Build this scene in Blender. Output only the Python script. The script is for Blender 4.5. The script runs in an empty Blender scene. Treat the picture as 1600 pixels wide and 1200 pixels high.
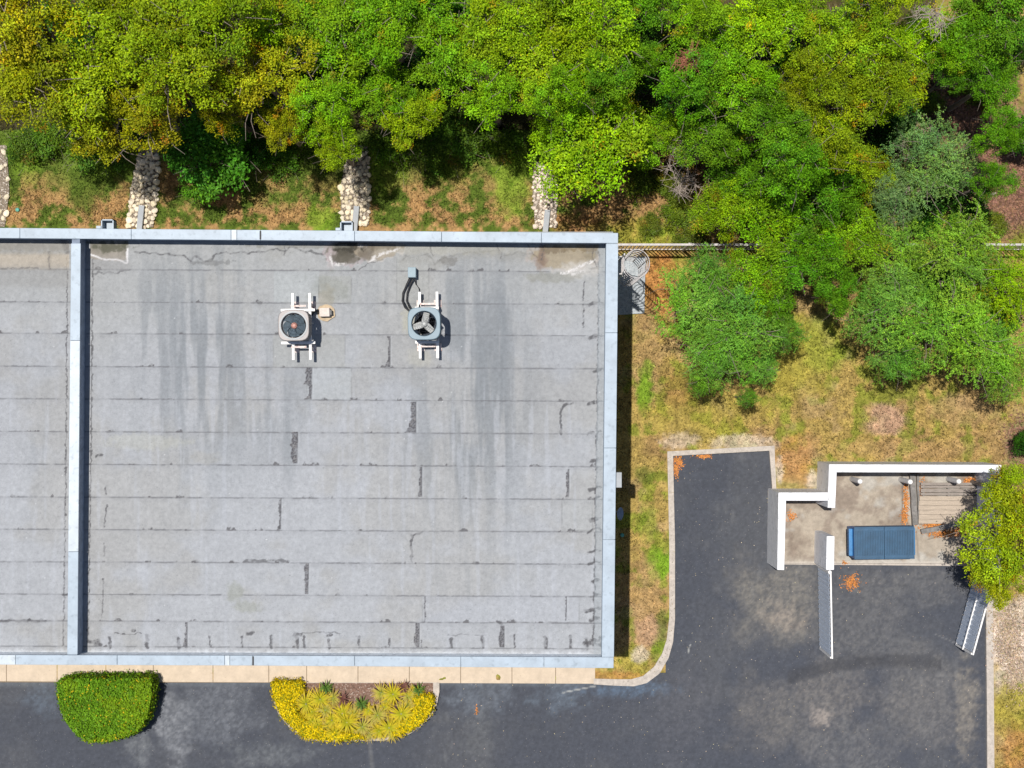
import bpy, bmesh, math, random
import numpy as np
from mathutils import Vector, Matrix

# ---------------------------------------------------------------- camera, light, exposure
CH, FPX = 45.0, 2340.0           # drone height (m), focal length in px of a 1600 px wide picture
scene = bpy.context.scene
cam_d = bpy.data.cameras.new("camera")
cam = bpy.data.objects.new("camera", cam_d)
scene.collection.objects.link(cam)
cam.location = (0, 0, CH)
cam.rotation_euler = (0, 0, 0)
cam_d.sensor_width = 36.0
cam_d.lens = FPX / 1600 * 36.0
cam_d.clip_end = 3000
scene.camera = cam

world = bpy.data.worlds.new("World")
scene.world = world
world.use_nodes = True
wn = world.node_tree.nodes
sky = wn.new("ShaderNodeTexSky")
sky.sky_type = 'NISHITA'
sky.sun_disc = False
SUN = Vector((-0.15, 0.13, 1.0)).normalized()
sky.sun_elevation = math.asin(SUN.z)
sky.sun_rotation = math.atan2(SUN.x, SUN.y)
world.node_tree.links.new(sky.outputs[0], wn["Background"].inputs[0])
wn["Background"].inputs[1].default_value = 0.075
sl = bpy.data.lights.new("sun", 'SUN')
sl.energy = 4.95
sl.angle = math.radians(0.5)
sl.color = (1.0, 0.955, 0.89)
so = bpy.data.objects.new("sun", sl)
scene.collection.objects.link(so)
so.rotation_euler = SUN.to_track_quat('Z', 'Y').to_euler()
so.location = (0, 0, 60)
scene.view_settings.view_transform = 'Standard'
scene.view_settings.look = 'None'
scene.view_settings.gamma = 1
scene.view_settings.exposure = -0.05
scene.cycles.max_bounces = 6
scene.cycles.diffuse_bounces = 2
scene.cycles.transmission_bounces = 3
scene.cycles.transparent_max_bounces = 4

ROOF, PAR, GRASS = 5.08, 5.7, 0.10
C = scene.collection


def P(px, py, z=0.0):
    """world point seen at photo pixel (px, py) if it stands at height z (a survey of the photo)"""
    s = (CH - z) / FPX
    return Vector(((px - 800) * s, (600 - py) * s, z))


# ---------------------------------------------------------------- numpy noise
def _h(ix, iy, seed):
    n = (ix * 374761393 + iy * 668265263 + seed * 1442695041) & 0xFFFFFFFF
    n = ((n ^ (n >> 13)) * 1274126177) & 0xFFFFFFFF
    return ((n ^ (n >> 16)) & 0xFFFF) / 65535.0


def vnoise(x, y, seed=0):
    x = np.asarray(x, dtype=np.float64); y = np.asarray(y, dtype=np.float64)
    ix = np.floor(x).astype(np.int64); iy = np.floor(y).astype(np.int64)
    fx = x - ix; fy = y - iy
    fx = fx * fx * (3 - 2 * fx); fy = fy * fy * (3 - 2 * fy)
    a = _h(ix, iy, seed); b = _h(ix + 1, iy, seed); c = _h(ix, iy + 1, seed); d = _h(ix + 1, iy + 1, seed)
    return (a * (1 - fx) + b * fx) * (1 - fy) + (c * (1 - fx) + d * fx) * fy


def fbm(x, y, s, o=4, seed=0):
    t = 0; w = 0; a = 1.0
    for k in range(o):
        t = t + a * vnoise(x / s + 17.3 * k, y / s - 9.1 * k, seed + k * 7); w += a
        a *= 0.55; s = s / 2.03
    return t / w


def sst(a, b, x):
    t = np.clip((x - a) / (b - a), 0, 1)
    return t * t * (3 - 2 * t)


def mix(c, k, col):
    k = k[..., None]
    return c * (1 - k) + np.array(col) * k


def seg_d(x, y, pts):
    d = np.full(np.shape(x), 1e9)
    for (ax, ay), (bx, by) in zip(pts[:-1], pts[1:]):
        vx, vy = bx - ax, by - ay
        t = np.clip(((x - ax) * vx + (y - ay) * vy) / (vx * vx + vy * vy + 1e-9), 0, 1)
        d = np.minimum(d, np.hypot(x - ax - t * vx, y - ay - t * vy))
    return d


def inside(x, y, poly):
    r = np.zeros(np.shape(x), bool)
    n = len(poly)
    for i in range(n):
        (x1, y1), (x2, y2) = poly[i], poly[(i + 1) % n]
        if y1 == y2: continue
        c = ((y1 > y) != (y2 > y)) & (x < (x2 - x1) * (y - y1) / (y2 - y1) + x1)
        r ^= c
    return r


def blob(x, y, cx, cy, rx, ry, seed=0, rough=.55, soft=.35, s=None):
    """soft-edged stain with a ragged outline, 0..1"""
    n = fbm(x, y, s or max(6, .6 * min(rx, ry)), 4, seed) - .5
    d = np.hypot((x - cx) / rx, (y - cy) / ry) + n * 2 * rough
    return 1 - sst(1 - soft, 1 + soft, d)


# ---------------------------------------------------------------- materials
MATS = {}


def nodes_of(m):
    m.use_nodes = True
    return m.node_tree.nodes, m.node_tree.links


def mat(name, col, rough=.7, metal=0, var=.12, scale=6, bump=.15, bscale=40, attr=False, speck=None, spec=.4, objcol=False, transl=0, stretch=None):
    if name in MATS: return MATS[name]
    m = bpy.data.materials.new(name)
    N, L = nodes_of(m)
    bs = N["Principled BSDF"]
    bs.inputs["Roughness"].default_value = rough
    bs.inputs["Metallic"].default_value = metal
    bs.inputs["Specular IOR Level"].default_value = spec
    tc = N.new("ShaderNodeTexCoord")
    src = tc.outputs["Object"]
    if stretch:
        mp = N.new("ShaderNodeMapping"); mp.inputs["Scale"].default_value = stretch
        L.new(src, mp.inputs["Vector"]); src = mp.outputs[0]
    if attr:
        a = N.new("ShaderNodeAttribute"); a.attribute_name = "Col"; base = a.outputs["Color"]
    else:
        r = N.new("ShaderNodeRGB"); r.outputs[0].default_value = (*col, 1); base = r.outputs[0]
    if objcol:
        oi = N.new("ShaderNodeObjectInfo")
        mm = N.new("ShaderNodeMix"); mm.data_type = 'RGBA'; mm.blend_type = 'MULTIPLY'; mm.inputs[0].default_value = 1
        L.new(base, mm.inputs[6]); L.new(oi.outputs["Color"], mm.inputs[7]); base = mm.outputs[2]
    if var:
        nz = N.new("ShaderNodeTexNoise"); nz.inputs["Scale"].default_value = scale; nz.inputs["Detail"].default_value = 6
        nz.inputs["Roughness"].default_value = .65
        L.new(src, nz.inputs["Vector"])
        mr = N.new("ShaderNodeMapRange"); mr.inputs[1].default_value = .3; mr.inputs[2].default_value = .7
        mr.inputs[3].default_value = 1 - var; mr.inputs[4].default_value = 1 + var
        L.new(nz.outputs[0], mr.inputs[0])
        vm = N.new("ShaderNodeVectorMath"); vm.operation = 'SCALE'
        L.new(base, vm.inputs[0]); L.new(mr.outputs[0], vm.inputs["Scale"]); base = vm.outputs[0]
    if speck:
        sc_, lo, hi, scol, amt = speck
        n2 = N.new("ShaderNodeTexNoise"); n2.inputs["Scale"].default_value = sc_; n2.inputs["Detail"].default_value = 2
        L.new(src, n2.inputs["Vector"])
        m2 = N.new("ShaderNodeMapRange"); m2.inputs[1].default_value = lo; m2.inputs[2].default_value = hi
        m2.inputs[4].default_value = amt
        L.new(n2.outputs[0], m2.inputs[0])
        mx = N.new("ShaderNodeMix"); mx.data_type = 'RGBA'
        L.new(m2.outputs[0], mx.inputs[0]); L.new(base, mx.inputs[6]); mx.inputs[7].default_value = (*scol, 1)
        base = mx.outputs[2]
    L.new(base, bs.inputs["Base Color"])
    if bump:
        n3 = N.new("ShaderNodeTexNoise"); n3.inputs["Scale"].default_value = bscale; n3.inputs["Detail"].default_value = 4
        L.new(src, n3.inputs["Vector"])
        bp = N.new("ShaderNodeBump"); bp.inputs["Strength"].default_value = bump; bp.inputs["Distance"].default_value = .03
        L.new(n3.outputs[0], bp.inputs["Height"]); L.new(bp.outputs[0], bs.inputs["Normal"])
    if transl:
        tr = N.new("ShaderNodeBsdfTranslucent"); L.new(base, tr.inputs[0])
        ms = N.new("ShaderNodeMixShader"); ms.inputs[0].default_value = transl
        L.new(bs.outputs[0], ms.inputs[1]); L.new(tr.outputs[0], ms.inputs[2])
        L.new(ms.outputs[0], N["Material Output"].inputs[0])
    MATS[name] = m
    return m


M_ROOF = mat("roof_membrane_granules", None, .9, attr=True, var=.10, scale=9, bump=.35, bscale=28, speck=(55, .60, .72, (.12, .12, .13), .5), spec=.2)
M_GRND = mat("ground_turf", None, .95, attr=True, var=.38, scale=11, bump=.9, bscale=16, speck=(30, .60, .72, (.05, .05, .012), .5), spec=.1)
M_ASPH = mat("asphalt", None, .8, attr=True, var=.16, scale=10, bump=.3, bscale=60, speck=(22, .69, .74, (.30, .28, .26), .7), spec=.3)
M_CONC = mat("pad_concrete", None, .85, attr=True, var=.14, scale=9, bump=.25, bscale=40, speck=(30, .62, .74, (.16, .14, .12), .5), spec=.25)
M_COPE = mat("coping_metal", (.33, .40, .47), .5, var=.14, scale=2.2, bump=.1, bscale=6, spec=.5, speck=(7, .56, .72, (.20, .25, .30), .55))
M_COPE2 = mat("coping_metal_pale", (.47, .53, .58), .5, var=.12, scale=2.5, bump=.1, bscale=6, spec=.5, speck=(7, .56, .72, (.26, .30, .34), .55))
M_PFACE = mat("parapet_flashing", (.20, .245, .32), .7, var=.3, scale=5, bump=.2, bscale=20)
M_WALL = mat("stucco_wall", (.62, .60, .56), .85, var=.1, scale=3, bump=.4, bscale=50)
M_WHITE = mat("white_stucco", (.80, .80, .82), .8, var=.12, scale=3, bump=.4, bscale=30, speck=(6, .57, .72, (.42, .43, .44), .6))
M_SIDE = mat("sidewalk_concrete", (.56, .46, .35), .85, var=.12, scale=4, bump=.2, bscale=50, speck=(18, .66, .74, (.36, .27, .2), .5))
M_KERB = mat("kerb_concrete", (.46, .41, .36), .88, var=.22, scale=7, bump=.35, bscale=40, speck=(16, .62, .72, (.22, .19, .16), .6))
M_LEAF = mat("leaf_foliage", None, .5, attr=True, var=.2, scale=1.2, bump=0, objcol=True, transl=.16, spec=.08)
M_BARK = mat("bark", (.27, .22, .18), .9, var=.3, scale=12, bump=.8, bscale=20)
M_DEAD = mat("dead_twig", (.36, .30, .26), .9, var=.3, scale=12, bump=.3, bscale=20)
M_ROCK = mat("limestone_rock", (.82, .73, .61), .9, var=.28, scale=5, bump=.7, bscale=14, objcol=True, speck=(11, .58, .7, (.28, .24, .2), .5))
M_GRAV = mat("rubble_bed", (.20, .16, .12), .95, var=.5, scale=14, bump=1, bscale=22, speck=(20, .55, .62, (.55, .5, .44), .9))
M_GALV = mat("galvanised_metal", (.34, .36, .38), .65, metal=0, var=.12, scale=5, bump=.05)
M_PIPEW = mat("white_painted_steel", (.80, .78, .76), .5, var=.08, scale=9, bump=.05)
M_LADD = mat("ladder_dull_white", (.50, .47, .46), .6, var=.2, scale=9, bump=.1)
M_RUST = mat("stained_white_steel", (.66, .57, .53), .6, var=.25, scale=14, bump=.2, speck=(18, .58, .68, (.35, .12, .08), .7))
M_ACG = mat("greige_enamel", (.31, .28, .27), .45, var=.06, bump=.03)
M_ACB = mat("slate_blue_enamel", (.15, .225, .275), .45, var=.08, bump=.03)
M_DARK = mat("dark_coil", (.035, .045, .065), .6, var=.3, scale=30, bump=.5, bscale=60)
M_BLK = mat("black_rubber", (.025, .025, .028), .6, var=.2, bump=.2)
M_FANG = mat("fan_grey_metal", (.42, .43, .42), .45, var=.15, bump=.05)
M_FAND = mat("fan_dark_plastic", (.075, .105, .13), .35, var=.2, bump=.03)
M_PINK = mat("motor_copper", (.50, .25, .20), .5, var=.2)
M_LID = mat("blue_black_plastic_lid", (.028, .088, .165), .5, var=.2, scale=4, bump=.1, bscale=30)
M_BLUE = mat("blue_painted_steel", (.025, .12, .34), .45, var=.22, scale=6, bump=.1)
M_BLUE2 = mat("bright_blue_steel", (.04, .19, .42), .45, var=.2, scale=6, bump=.1)
M_GATE = mat("gate_sheet_metal", (.62, .69, .80), .45, metal=.1, var=.12, scale=5, bump=.05)
M_WOOD = mat("weathered_plank", (.47, .39, .31), .9, var=.25, scale=6, bump=.5, bscale=30, stretch=(.6, 9, 9))
M_WOODG = mat("grey_timber", (.20, .19, .18), .9, var=.35, scale=8, bump=.6, bscale=30)
M_WOODD = mat("dark_pallet_wood", (.30, .26, .23), .9, var=.35, scale=8, bump=.5, bscale=30, stretch=(.6, 9, 9))
M_LITT = mat("dry_orange_leaf", None, .8, attr=True, var=.2, bump=0, spec=.2)
M_SOIL = mat("planting_mulch", (.19, .115, .085), .95, var=.5, scale=14, bump=1, bscale=25, speck=(26, .6, .68, (.5, .42, .36), .8))
M_CREAM = mat("cream_sealant_box", (.62, .54, .48), .7, var=.2, scale=9, bump=.2)
M_TAN = mat("tan_sealant", (.46, .36, .24), .8, var=.25, scale=8, bump=.3)
M_GREEN = mat("green_plastic_cap", (.10, .36, .28), .5, var=.1)


# ---------------------------------------------------------------- object helpers
def link(name, me, m=None, parent=None):
    o = bpy.data.objects.new(name, me)
    C.objects.link(o)
    if m is not None and me is not None:
        for mm in (m if isinstance(m, (list, tuple)) else [m]): me.materials.append(mm)
    if parent is not None: o.parent = parent
    return o


def tag(o, label=None, cat=None, group=None, kind=None):
    if label: o['label'] = label
    if cat: o['category'] = cat
    if group: o['group'] = group
    if kind: o['kind'] = kind
    return o


def thing(name, label, cat, loc=(0, 0, 0), rz=0, group=None):
    o = bpy.data.objects.new(name, None); C.objects.link(o)
    o.location = loc; o.rotation_euler = (0, 0, rz); o.empty_display_size = .2
    return tag(o, label, cat, group)


def dup(root, loc, rz=0, sc=None, label=None, group=None, color=None):
    r = root.copy(); C.objects.link(r); r.location = loc; r.rotation_euler = (0, 0, rz)
    if sc is not None: r.scale = sc
    if label: r['label'] = label
    if group: r['group'] = group
    if color: r.color = color
    for ch in list(root.children):
        c = ch.copy(); C.objects.link(c); c.parent = r
        if color: c.color = color
        for g in ch.children:
            d = g.copy(); C.objects.link(d); d.parent = c
    return r


def npmesh(name, V, F4=None, F3=None, col=None, smooth=False):
    me = bpy.data.meshes.new(name)
    V = np.asarray(V, dtype=np.float32)
    loops = []; starts = []; k = 0
    if F4 is not None and len(F4):
        F4 = np.asarray(F4, dtype=np.int32); loops.append(F4.ravel()); starts.append(np.arange(len(F4)) * 4); k = len(F4) * 4
    if F3 is not None and len(F3):
        F3 = np.asarray(F3, dtype=np.int32); loops.append(F3.ravel()); starts.append(k + np.arange(len(F3)) * 3)
    lp = np.concatenate(loops).astype(np.int32); st = np.concatenate(starts).astype(np.int32)
    me.vertices.add(len(V)); me.vertices.foreach_set("co", V.ravel())
    me.loops.add(len(lp)); me.loops.foreach_set("vertex_index", lp)
    me.polygons.add(len(st)); me.polygons.foreach_set("loop_start", st)
    me.update(calc_edges=True)
    if col is not None:
        a = me.color_attributes.new("Col", 'FLOAT_COLOR', 'POINT')
        cc = np.ones((len(V), 4), dtype=np.float32); cc[:, :3] = col
        a.data.foreach_set("color", cc.ravel())
    if smooth: me.polygons.foreach_set("use_smooth", np.ones(len(st), bool))
    me.validate()
    return me


class B:
    """collects simple solids for ONE mesh"""
    def __init__(s): s.bm = bmesh.new()

    def box(s, c, d, rz=0, ry=0, rx=0):
        M = Matrix.Translation(c) @ Matrix.Rotation(rz, 4, 'Z') @ Matrix.Rotation(ry, 4, 'Y') @ Matrix.Rotation(rx, 4, 'X') @ Matrix.Diagonal((*d, 1))
        bmesh.ops.create_cube(s.bm, size=1, matrix=M); return s

    def tube(s, a, b, r, r2=None, n=10, caps=True):
        a = Vector(a); b = Vector(b); d = b - a
        q = d.to_track_quat('Z', 'Y').to_matrix().to_4x4()
        bmesh.ops.create_cone(s.bm, cap_ends=caps, segments=n, radius1=r, radius2=r if r2 is None else r2, depth=d.length,
                              matrix=Matrix.Translation((a + b) / 2) @ q); return s

    def path(s, pts, r, n=8):
        """one continuous round tube through pts"""
        pts = [Vector(p) for p in pts]; rings = []
        for i, p in enumerate(pts):
            t = (pts[min(i + 1, len(pts) - 1)] - pts[max(i - 1, 0)]).normalized()
            q = t.to_track_quat('Z', 'Y')
            rr = r[i] if isinstance(r, (list, tuple)) else r
            rings.append([s.bm.verts.new(p + q @ Vector((rr * math.cos(2 * math.pi * k / n), rr * math.sin(2 * math.pi * k / n), 0))) for k in range(n)])
        for a, b in zip(rings[:-1], rings[1:]):
            # align rings
            j = min(range(n), key=lambda j: (a[0].co - b[j].co).length)
            for k in range(n):
                s.bm.faces.new((a[k], a[(k + 1) % n], b[(k + 1 + j) % n], b[(k + j) % n]))
        for rg in (rings[0][::-1], rings[-1]):
            s.bm.faces.new(rg)
        return s

    def prism(s, poly, z0, z1):
        """poly: list of (x,y) or of 3D tops; z0/z1 heights"""
        lo = [s.bm.verts.new((p[0], p[1], z0)) for p in poly]; hi = [s.bm.verts.new((p[0], p[1], z1)) for p in poly]
        n = len(poly)
        s.bm.faces.new(lo[::-1]); s.bm.faces.new(hi)
        for i in range(n): s.bm.faces.new((lo[i], lo[(i + 1) % n], hi[(i + 1) % n], hi[i]))
        return s

    def lathe(s, prof, n=32, c=(0, 0, 0)):
        rings = []
        for r, z in prof:
            rings.append([s.bm.verts.new((c[0] + r * math.cos(2 * math.pi * k / n), c[1] + r * math.sin(2 * math.pi * k / n), c[2] + z)) for k in range(n)])
        for a, b in zip(rings[:-1], rings[1:]):
            for k in range(n): s.bm.faces.new((a[k], a[(k + 1) % n], b[(k + 1) % n], b[k]))
        return s

    def build(s, name, m, parent=None, bevel=0, smooth=False, loc=None):
        bmesh.ops.recalc_face_normals(s.bm, faces=s.bm.faces)
        if bevel:
            ed = [e for e in s.bm.edges if len(e.link_faces) == 2 and e.calc_face_angle(0) > .6]
            bmesh.ops.bevel(s.bm, geom=ed, offset=bevel, segments=2, affect='EDGES', profile=.6, clamp_overlap=True)
        me = bpy.data.meshes.new(name); s.bm.to_mesh(me); s.bm.free()
        if smooth:
            for p in me.polygons: p.use_smooth = True
        o = link(name, me, m, parent)
        if loc is not None: o.location = loc
        return o


def xy(px, py, z=0.): v = P(px, py, z); return (v.x, v.y)


def sheet(name, us, vs, z0, colf, m, zf=None, keep=None):
    """grid sheet whose nodes are given in survey pixels at height z0"""
    s = (CH - z0) / FPX
    U, Vv = np.meshgrid(us, vs)
    X = (U - 800) * s; Y = (600 - Vv) * s
    Z = np.full(X.shape, z0) if zf is None else zf(U, Vv)
    col = colf(U, Vv)
    nv, nu = U.shape
    idx = np.arange(nu * nv).reshape(nv, nu)
    F = np.stack([idx[1:, :-1], idx[1:, 1:], idx[:-1, 1:], idx[:-1, :-1]], -1).reshape(-1, 4)
    if keep is not None:
        k = keep((U[1:, 1:] + U[:-1, :-1]) / 2, (Vv[1:, 1:] + Vv[:-1, :-1]) / 2).ravel(); F = F[k]
    me = npmesh(name, np.stack([X, Y, Z], -1).reshape(-1, 3), F, col=col.reshape(-1, 3))
    return link(name, me, m)


# ---------------------------------------------------------------- ground
ISLAND = [(927, 1068), (960, 1070), (990, 1071), (1010, 1066), (1030, 1051), (1044, 1027), (1051, 1002), (1054, 965), (1054, 850), (1051, 712),
          (1201, 704), (1206, 768), (1206, 890)]
ISL_IN = [(927, 1059), (960, 1060), (986, 1060), (1004, 1055), (1021, 1041), (1034, 1020), (1041, 998), (1045, 965), (1045, 850), (1042, 705), (1209, 696), (1212, 768), (1212, 890)]
# asphalt footprint (where the turf sheet dips out of sight below it)
LOT = [(-9000, 1059)] + [((a[0] + b[0]) / 2, (a[1] + b[1]) / 2) for a, b in zip(ISLAND, ISL_IN)][:11] + \
      [(1211, 776), (1293, 776), (1293, 733), (1552, 733), (1552, 890), (1545, 895), (1545, 9000), (-9000, 9000)]
PAD = [(1207, 768), (1290, 768), (1290, 728), (1540, 728), (1540, 883), (1207, 880)]

TAN, BRN, GRN, LIME, YEL, LIT, PALE, ORG = (.36, .24, .11), (.27, .135, .055), (.085, .13, .018), (.16, .27, .02), (.32, .28, .045), (.22, .125, .085), (.50, .42, .34), (.40, .19, .06)


def grass_col(u, v):
    n1 = fbm(u, v, 70, 5, 3); n2 = fbm(u, v, 24, 4, 11); n3 = fbm(u, v, 8, 3, 23)
    c = np.empty(u.shape + (3,)); c[:] = (.33, .24, .075)
    c = mix(c, sst(.45, .62, n1) * .8, (.31, .20, .085))
    c = mix(c, sst(.52, .64, n2) * .75, (.17, .21, .022))
    c = mix(c, sst(.58, .70, fbm(u, v, 45, 4, 31)) * .45, (.36, .25, .14))
    # north strip: orange-brown thatch by the wall, green sward under the trees
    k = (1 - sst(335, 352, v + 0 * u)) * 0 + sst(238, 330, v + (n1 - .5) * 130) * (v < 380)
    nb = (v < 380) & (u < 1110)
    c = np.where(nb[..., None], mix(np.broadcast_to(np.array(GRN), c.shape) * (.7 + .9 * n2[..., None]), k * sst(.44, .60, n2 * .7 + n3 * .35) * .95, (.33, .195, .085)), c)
    for (x, y, rx, ry, col, a, sd) in [
        (500, 345, 22, 22, LIME, .8, 1), (610, 260, 28, 40, LIME, .6, 2), (800, 280, 32, 50, LIME, .75, 3), (170, 250, 45, 25, LIME, .55, 4), (40, 240, 30, 40, LIME, .5, 5),
        (130, 300, 20, 40, GRN, .7, 6), (700, 240, 60, 40, LIME, .35, 7), (1010, 360, 70, 22, YEL, .7, 8), (1040, 370, 40, 14, LIME, .6, 9),
        (1030, 440, 34, 50, ORG, .9, 10), (1010, 560, 22, 80, TAN, .7, 11), (1007, 612, 13, 30, LIME, .95, 12), (1012, 578, 9, 14, LIME, .7, 13),
        (1240, 560, 60, 60, YEL, .8, 14), (1290, 540, 40, 40, LIME, .35, 15), (1110, 650, 90, 40, YEL, .45, 16), (1385, 655, 30, 26, (.42, .27, .19), .8, 17), (1500, 640, 60, 22, TAN, .7, 18),
        (1160, 692, 50, 12, PALE, .6, 19), (1060, 688, 30, 12, PALE, .5, 20), (1060, 610, 25, 30, BRN, .45, 21), (1240, 720, 30, 40, ORG, .45, 22), (1270, 750, 12, 14, PALE, .7, 23), (1217, 735, 6, 22, PALE, .7, 24),
        (1028, 880, 20, 26, LIME, 1, 25), (1005, 740, 16, 14, GRN, .6, 26), (1012, 815, 14, 30, LIME, .45, 27), (1015, 930, 18, 60, TAN, .6, 28), (1010, 985, 22, 22, (.42, .27, .17), .7, 29),
        (1035, 980, 8, 30, GRN, .6, 30), (990, 1030, 26, 20, YEL, .6, 31), (1000, 1022, 14, 12, PALE, .7, 32), (1028, 1020, 10, 20, LIME, .5, 33), (960, 1056, 60, 8, ORG, .6, 34),
        (1100, 420, 60, 20, YEL, .4, 35), (1500, 150, 70, 90, LIT, 1, 36), (1560, 310, 60, 60, LIT, 1, 37), (1550, 200, 60, 80, LIT, .9, 38), (1110, 240, 80, 60, BRN, .7, 39), (1490, 150, 20, 22, PALE, .55, 40),
        (1592, 690, 20, 50, (.2, .15, .12), .5, 41), (1575, 1010, 40, 60, (.55, .46, .38), 1, 42), (1590, 960, 40, 30, (.5, .42, .34), .9, 43), (1580, 1110, 30, 40, YEL, .7, 44), (1590, 1170, 26, 40, ORG, .55, 45), (1420, 700, 120, 14, TAN, .4, 46),
        (890, 350, 60, 14, BRN, .6, 47), (560, 300, 60, 60, BRN, .0, 48)]:
        c = mix(c, blob(u, v, x, y, rx, ry, sd + 50) * a, col)
    c = np.where(((v < 330) & (u > 1100) & (u < 1460))[..., None], mix(c, np.full(u.shape, .9), (.05, .045, .02)), c)  # canopy shade of the right-hand stand put into the ground colour
    c = np.where((v < 205)[..., None] & (u < 1110)[..., None], mix(c, np.full(u.shape, .9), (.045, .035, .018)), c)  # same below the back row: tree shade painted into the ground
    c = c * (.55 + .9 * n3[..., None])
    k = np.maximum(sst(1640, 1715, u), np.maximum(sst(40, 112, -u), np.maximum(sst(40, 112, -v), sst(1240, 1315, v))))
    return mix(c, k, (.17, .15, .045))


def ground_z(u, v):
    lot = inside(u, v, LOT)
    n = fbm(u, v, 30, 3, 5) - .5
    out = (np.abs(u - 800) > 1400) | (np.abs(v - 600) > 1200)
    return np.where(lot, -.06, GRASS + np.where(out, 0, n * .05))


far = lambda a, b, s: np.concatenate([[-30000, -9000, -4000, -2000, -900, -400], np.arange(a, b, s), [b + 400, b + 1200, b + 3000, 9500, 30000]])
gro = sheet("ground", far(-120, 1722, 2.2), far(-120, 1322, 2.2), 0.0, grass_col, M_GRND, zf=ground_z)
tag(gro, "patchy turf and leaf litter ground round the building", kind="structure")


def asph_col(u, v):
    c = np.empty(u.shape + (3,)); c[:] = (.056, .062, .078)
    n1 = fbm(u, v, 120, 5, 61); n2 = fbm(u, v, 30, 5, 62); n3 = fbm(u, v, 5, 3, 63)
    c = mix(c, sst(.45, .7, n1) * .45, (.085, .088, .096))
    # scuffed, dusty wear by the enclosure
    sp = .5 * sst(.42, .62, n3) + .5 * sst(.4, .65, vnoise(u / 2.5, v / 2.5, 64))
    for (x, y, rx, ry, col, a, sd) in [
        (1215, 935, 60, 55, (.19, .175, .15), .75, 1), (1225, 965, 30, 22, (.27, .23, .19), .8, 2), (1300, 1080, 60, 50, (.18, .165, .15), .6, 3), (1440, 1090, 60, 60, (.17, .16, .15), .6, 4),
        (1350, 970, 80, 70, (.15, .145, .14), .5, 5), (1240, 1130, 60, 50, (.16, .15, .14), .5, 6), (1340, 1170, 60, 40, (.17, .165, .16), .5, 7), (1510, 1110, 16, 70, (.23, .205, .17), .7, 8),
        (1440, 910, 90, 30, (.16, .155, .15), .45, 9), (1180, 1110, 50, 50, (.14, .13, .12), .5, 10), (1280, 1120, 14, 14, (.30, .26, .23), .8, 11),
        (880, 1085, 40, 24, (.12, .15, .19), .7, 12), (985, 1078, 60, 10, (.10, .15, .22), .7, 13), (745, 1090, 50, 24, (.13, .15, .18), .7, 14), (270, 1130, 26, 46, (.22, .23, .25), .8, 15),
        (340, 1110, 60, 40, (.15, .16, .18), .7, 16), (215, 1165, 20, 34, (.17, .18, .19), .6, 17), (65, 1090, 26, 24, (.10, .125, .16), .6, 18), (420, 1180, 60, 16, (.14, .15, .16), .6, 19), (1060, 1120, 50, 60, (.085, .087, .10), .6, 20), (750, 1150, 20, 50, (.12, .125, .13), .5, 21)]:
        c = mix(c, blob(u, v, x, y, rx, ry, 200 + sd, rough=.9, soft=.6) * a * .95 * (.4 + .6 * sp), col)
    # bleached speckle in drag strokes
    c = mix(c, sst(.62, .8, fbm(u, v * .35, 12, 3, 77)) * .2 * sst(.5, .7, n1), (.20, .20, .20))
    # sealcoat lap edges and tyre arcs
    d = np.abs(np.hypot(u - 1390, (v - 1500) * 1.0) - 468); c = mix(c, (1 - sst(4, 16, d)) * ((u > 1230) & (u < 1470)) * .6, (.045, .046, .052))
    d = seg_d(u, v, [(1240, 985), (1248, 965), (1246, 950)]); c = mix(c, (1 - sst(1.5, 5, d)) * .6, (.07, .07, .075))
    d = np.abs(u - 577 + (v - 1155) * -.1); c = mix(c, (1 - sst(1, 5, d)) * (v > 1150) * .35, (.17, .17, .17))
    d = seg_d(u, v, [(1460, 990), (1500, 1008)]); c = mix(c, (1 - sst(.3, 1.2, d)) * .4, (.2, .2, .2))
    # white scratches
    for pts in [[(880, 1082), (930, 1072)], [(1075, 1020), (1078, 1008)]]:
        c = mix(c, (1 - sst(.4, 1.4, seg_d(u, v, pts))) * .7, (.4, .4, .38))
    c = mix(c, (1 - sst(0, 10, np.abs(v - 1067))) * (u < 930) * .35, (.15, .17, .19))
    c = c * (.82 + .36 * n3[..., None])
    return mix(c, np.maximum(sst(30, 95, -u), sst(1240, 1315, v)), (.068, .071, .08))


asph = sheet("parking_lot", far(-100, 1560, 2.4), np.concatenate([np.arange(696, 1322, 2.4), [1700, 2500, 4000, 9500]]), 0.0, asph_col, M_ASPH,
             keep=lambda u, v: (u < 1560) & ((v > 1050) | (u > 1040)) & (u > -9000))
tag(asph, "dark worn asphalt of the lot and service bay", kind="structure")


def pad_col(u, v):
    n = fbm(u, v, 26, 5, 90); n3 = fbm(u, v, 6, 3, 91)
    c = np.empty(u.shape + (3,)); c[:] = (.36, .31, .25)
    c = mix(c, sst(.45, .62, n) * .8, (.23, .185, .15))
    c = mix(c, sst(.56, .68, fbm(u, v, 40, 4, 93)) * .6, (.42, .41, .38))
    c = mix(c, (1 - sst(.6, 1.6, seg_d(u, v, [(1409, 738), (1411, 820)]))) * .7, (.1, .09, .08))
    c = mix(c, (1 - sst(.6, 1.8, seg_d(u, v, [(1432, 830), (1436, 880)]))) * .5, (.16, .13, .11))
    c = mix(c, (1 - sst(.5, 3, np.abs(v - 879.5))) * .6, (.55, .5, .44))
    c = mix(c, blob(u, v, 1245, 845, 16, 22, 95) * .4, (.17, .13, .1))
    c = mix(c, sst(868, 880, v + 0 * u) * .3, (.5, .46, .4))
    return c * (.85 + .3 * n3[..., None])


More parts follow.
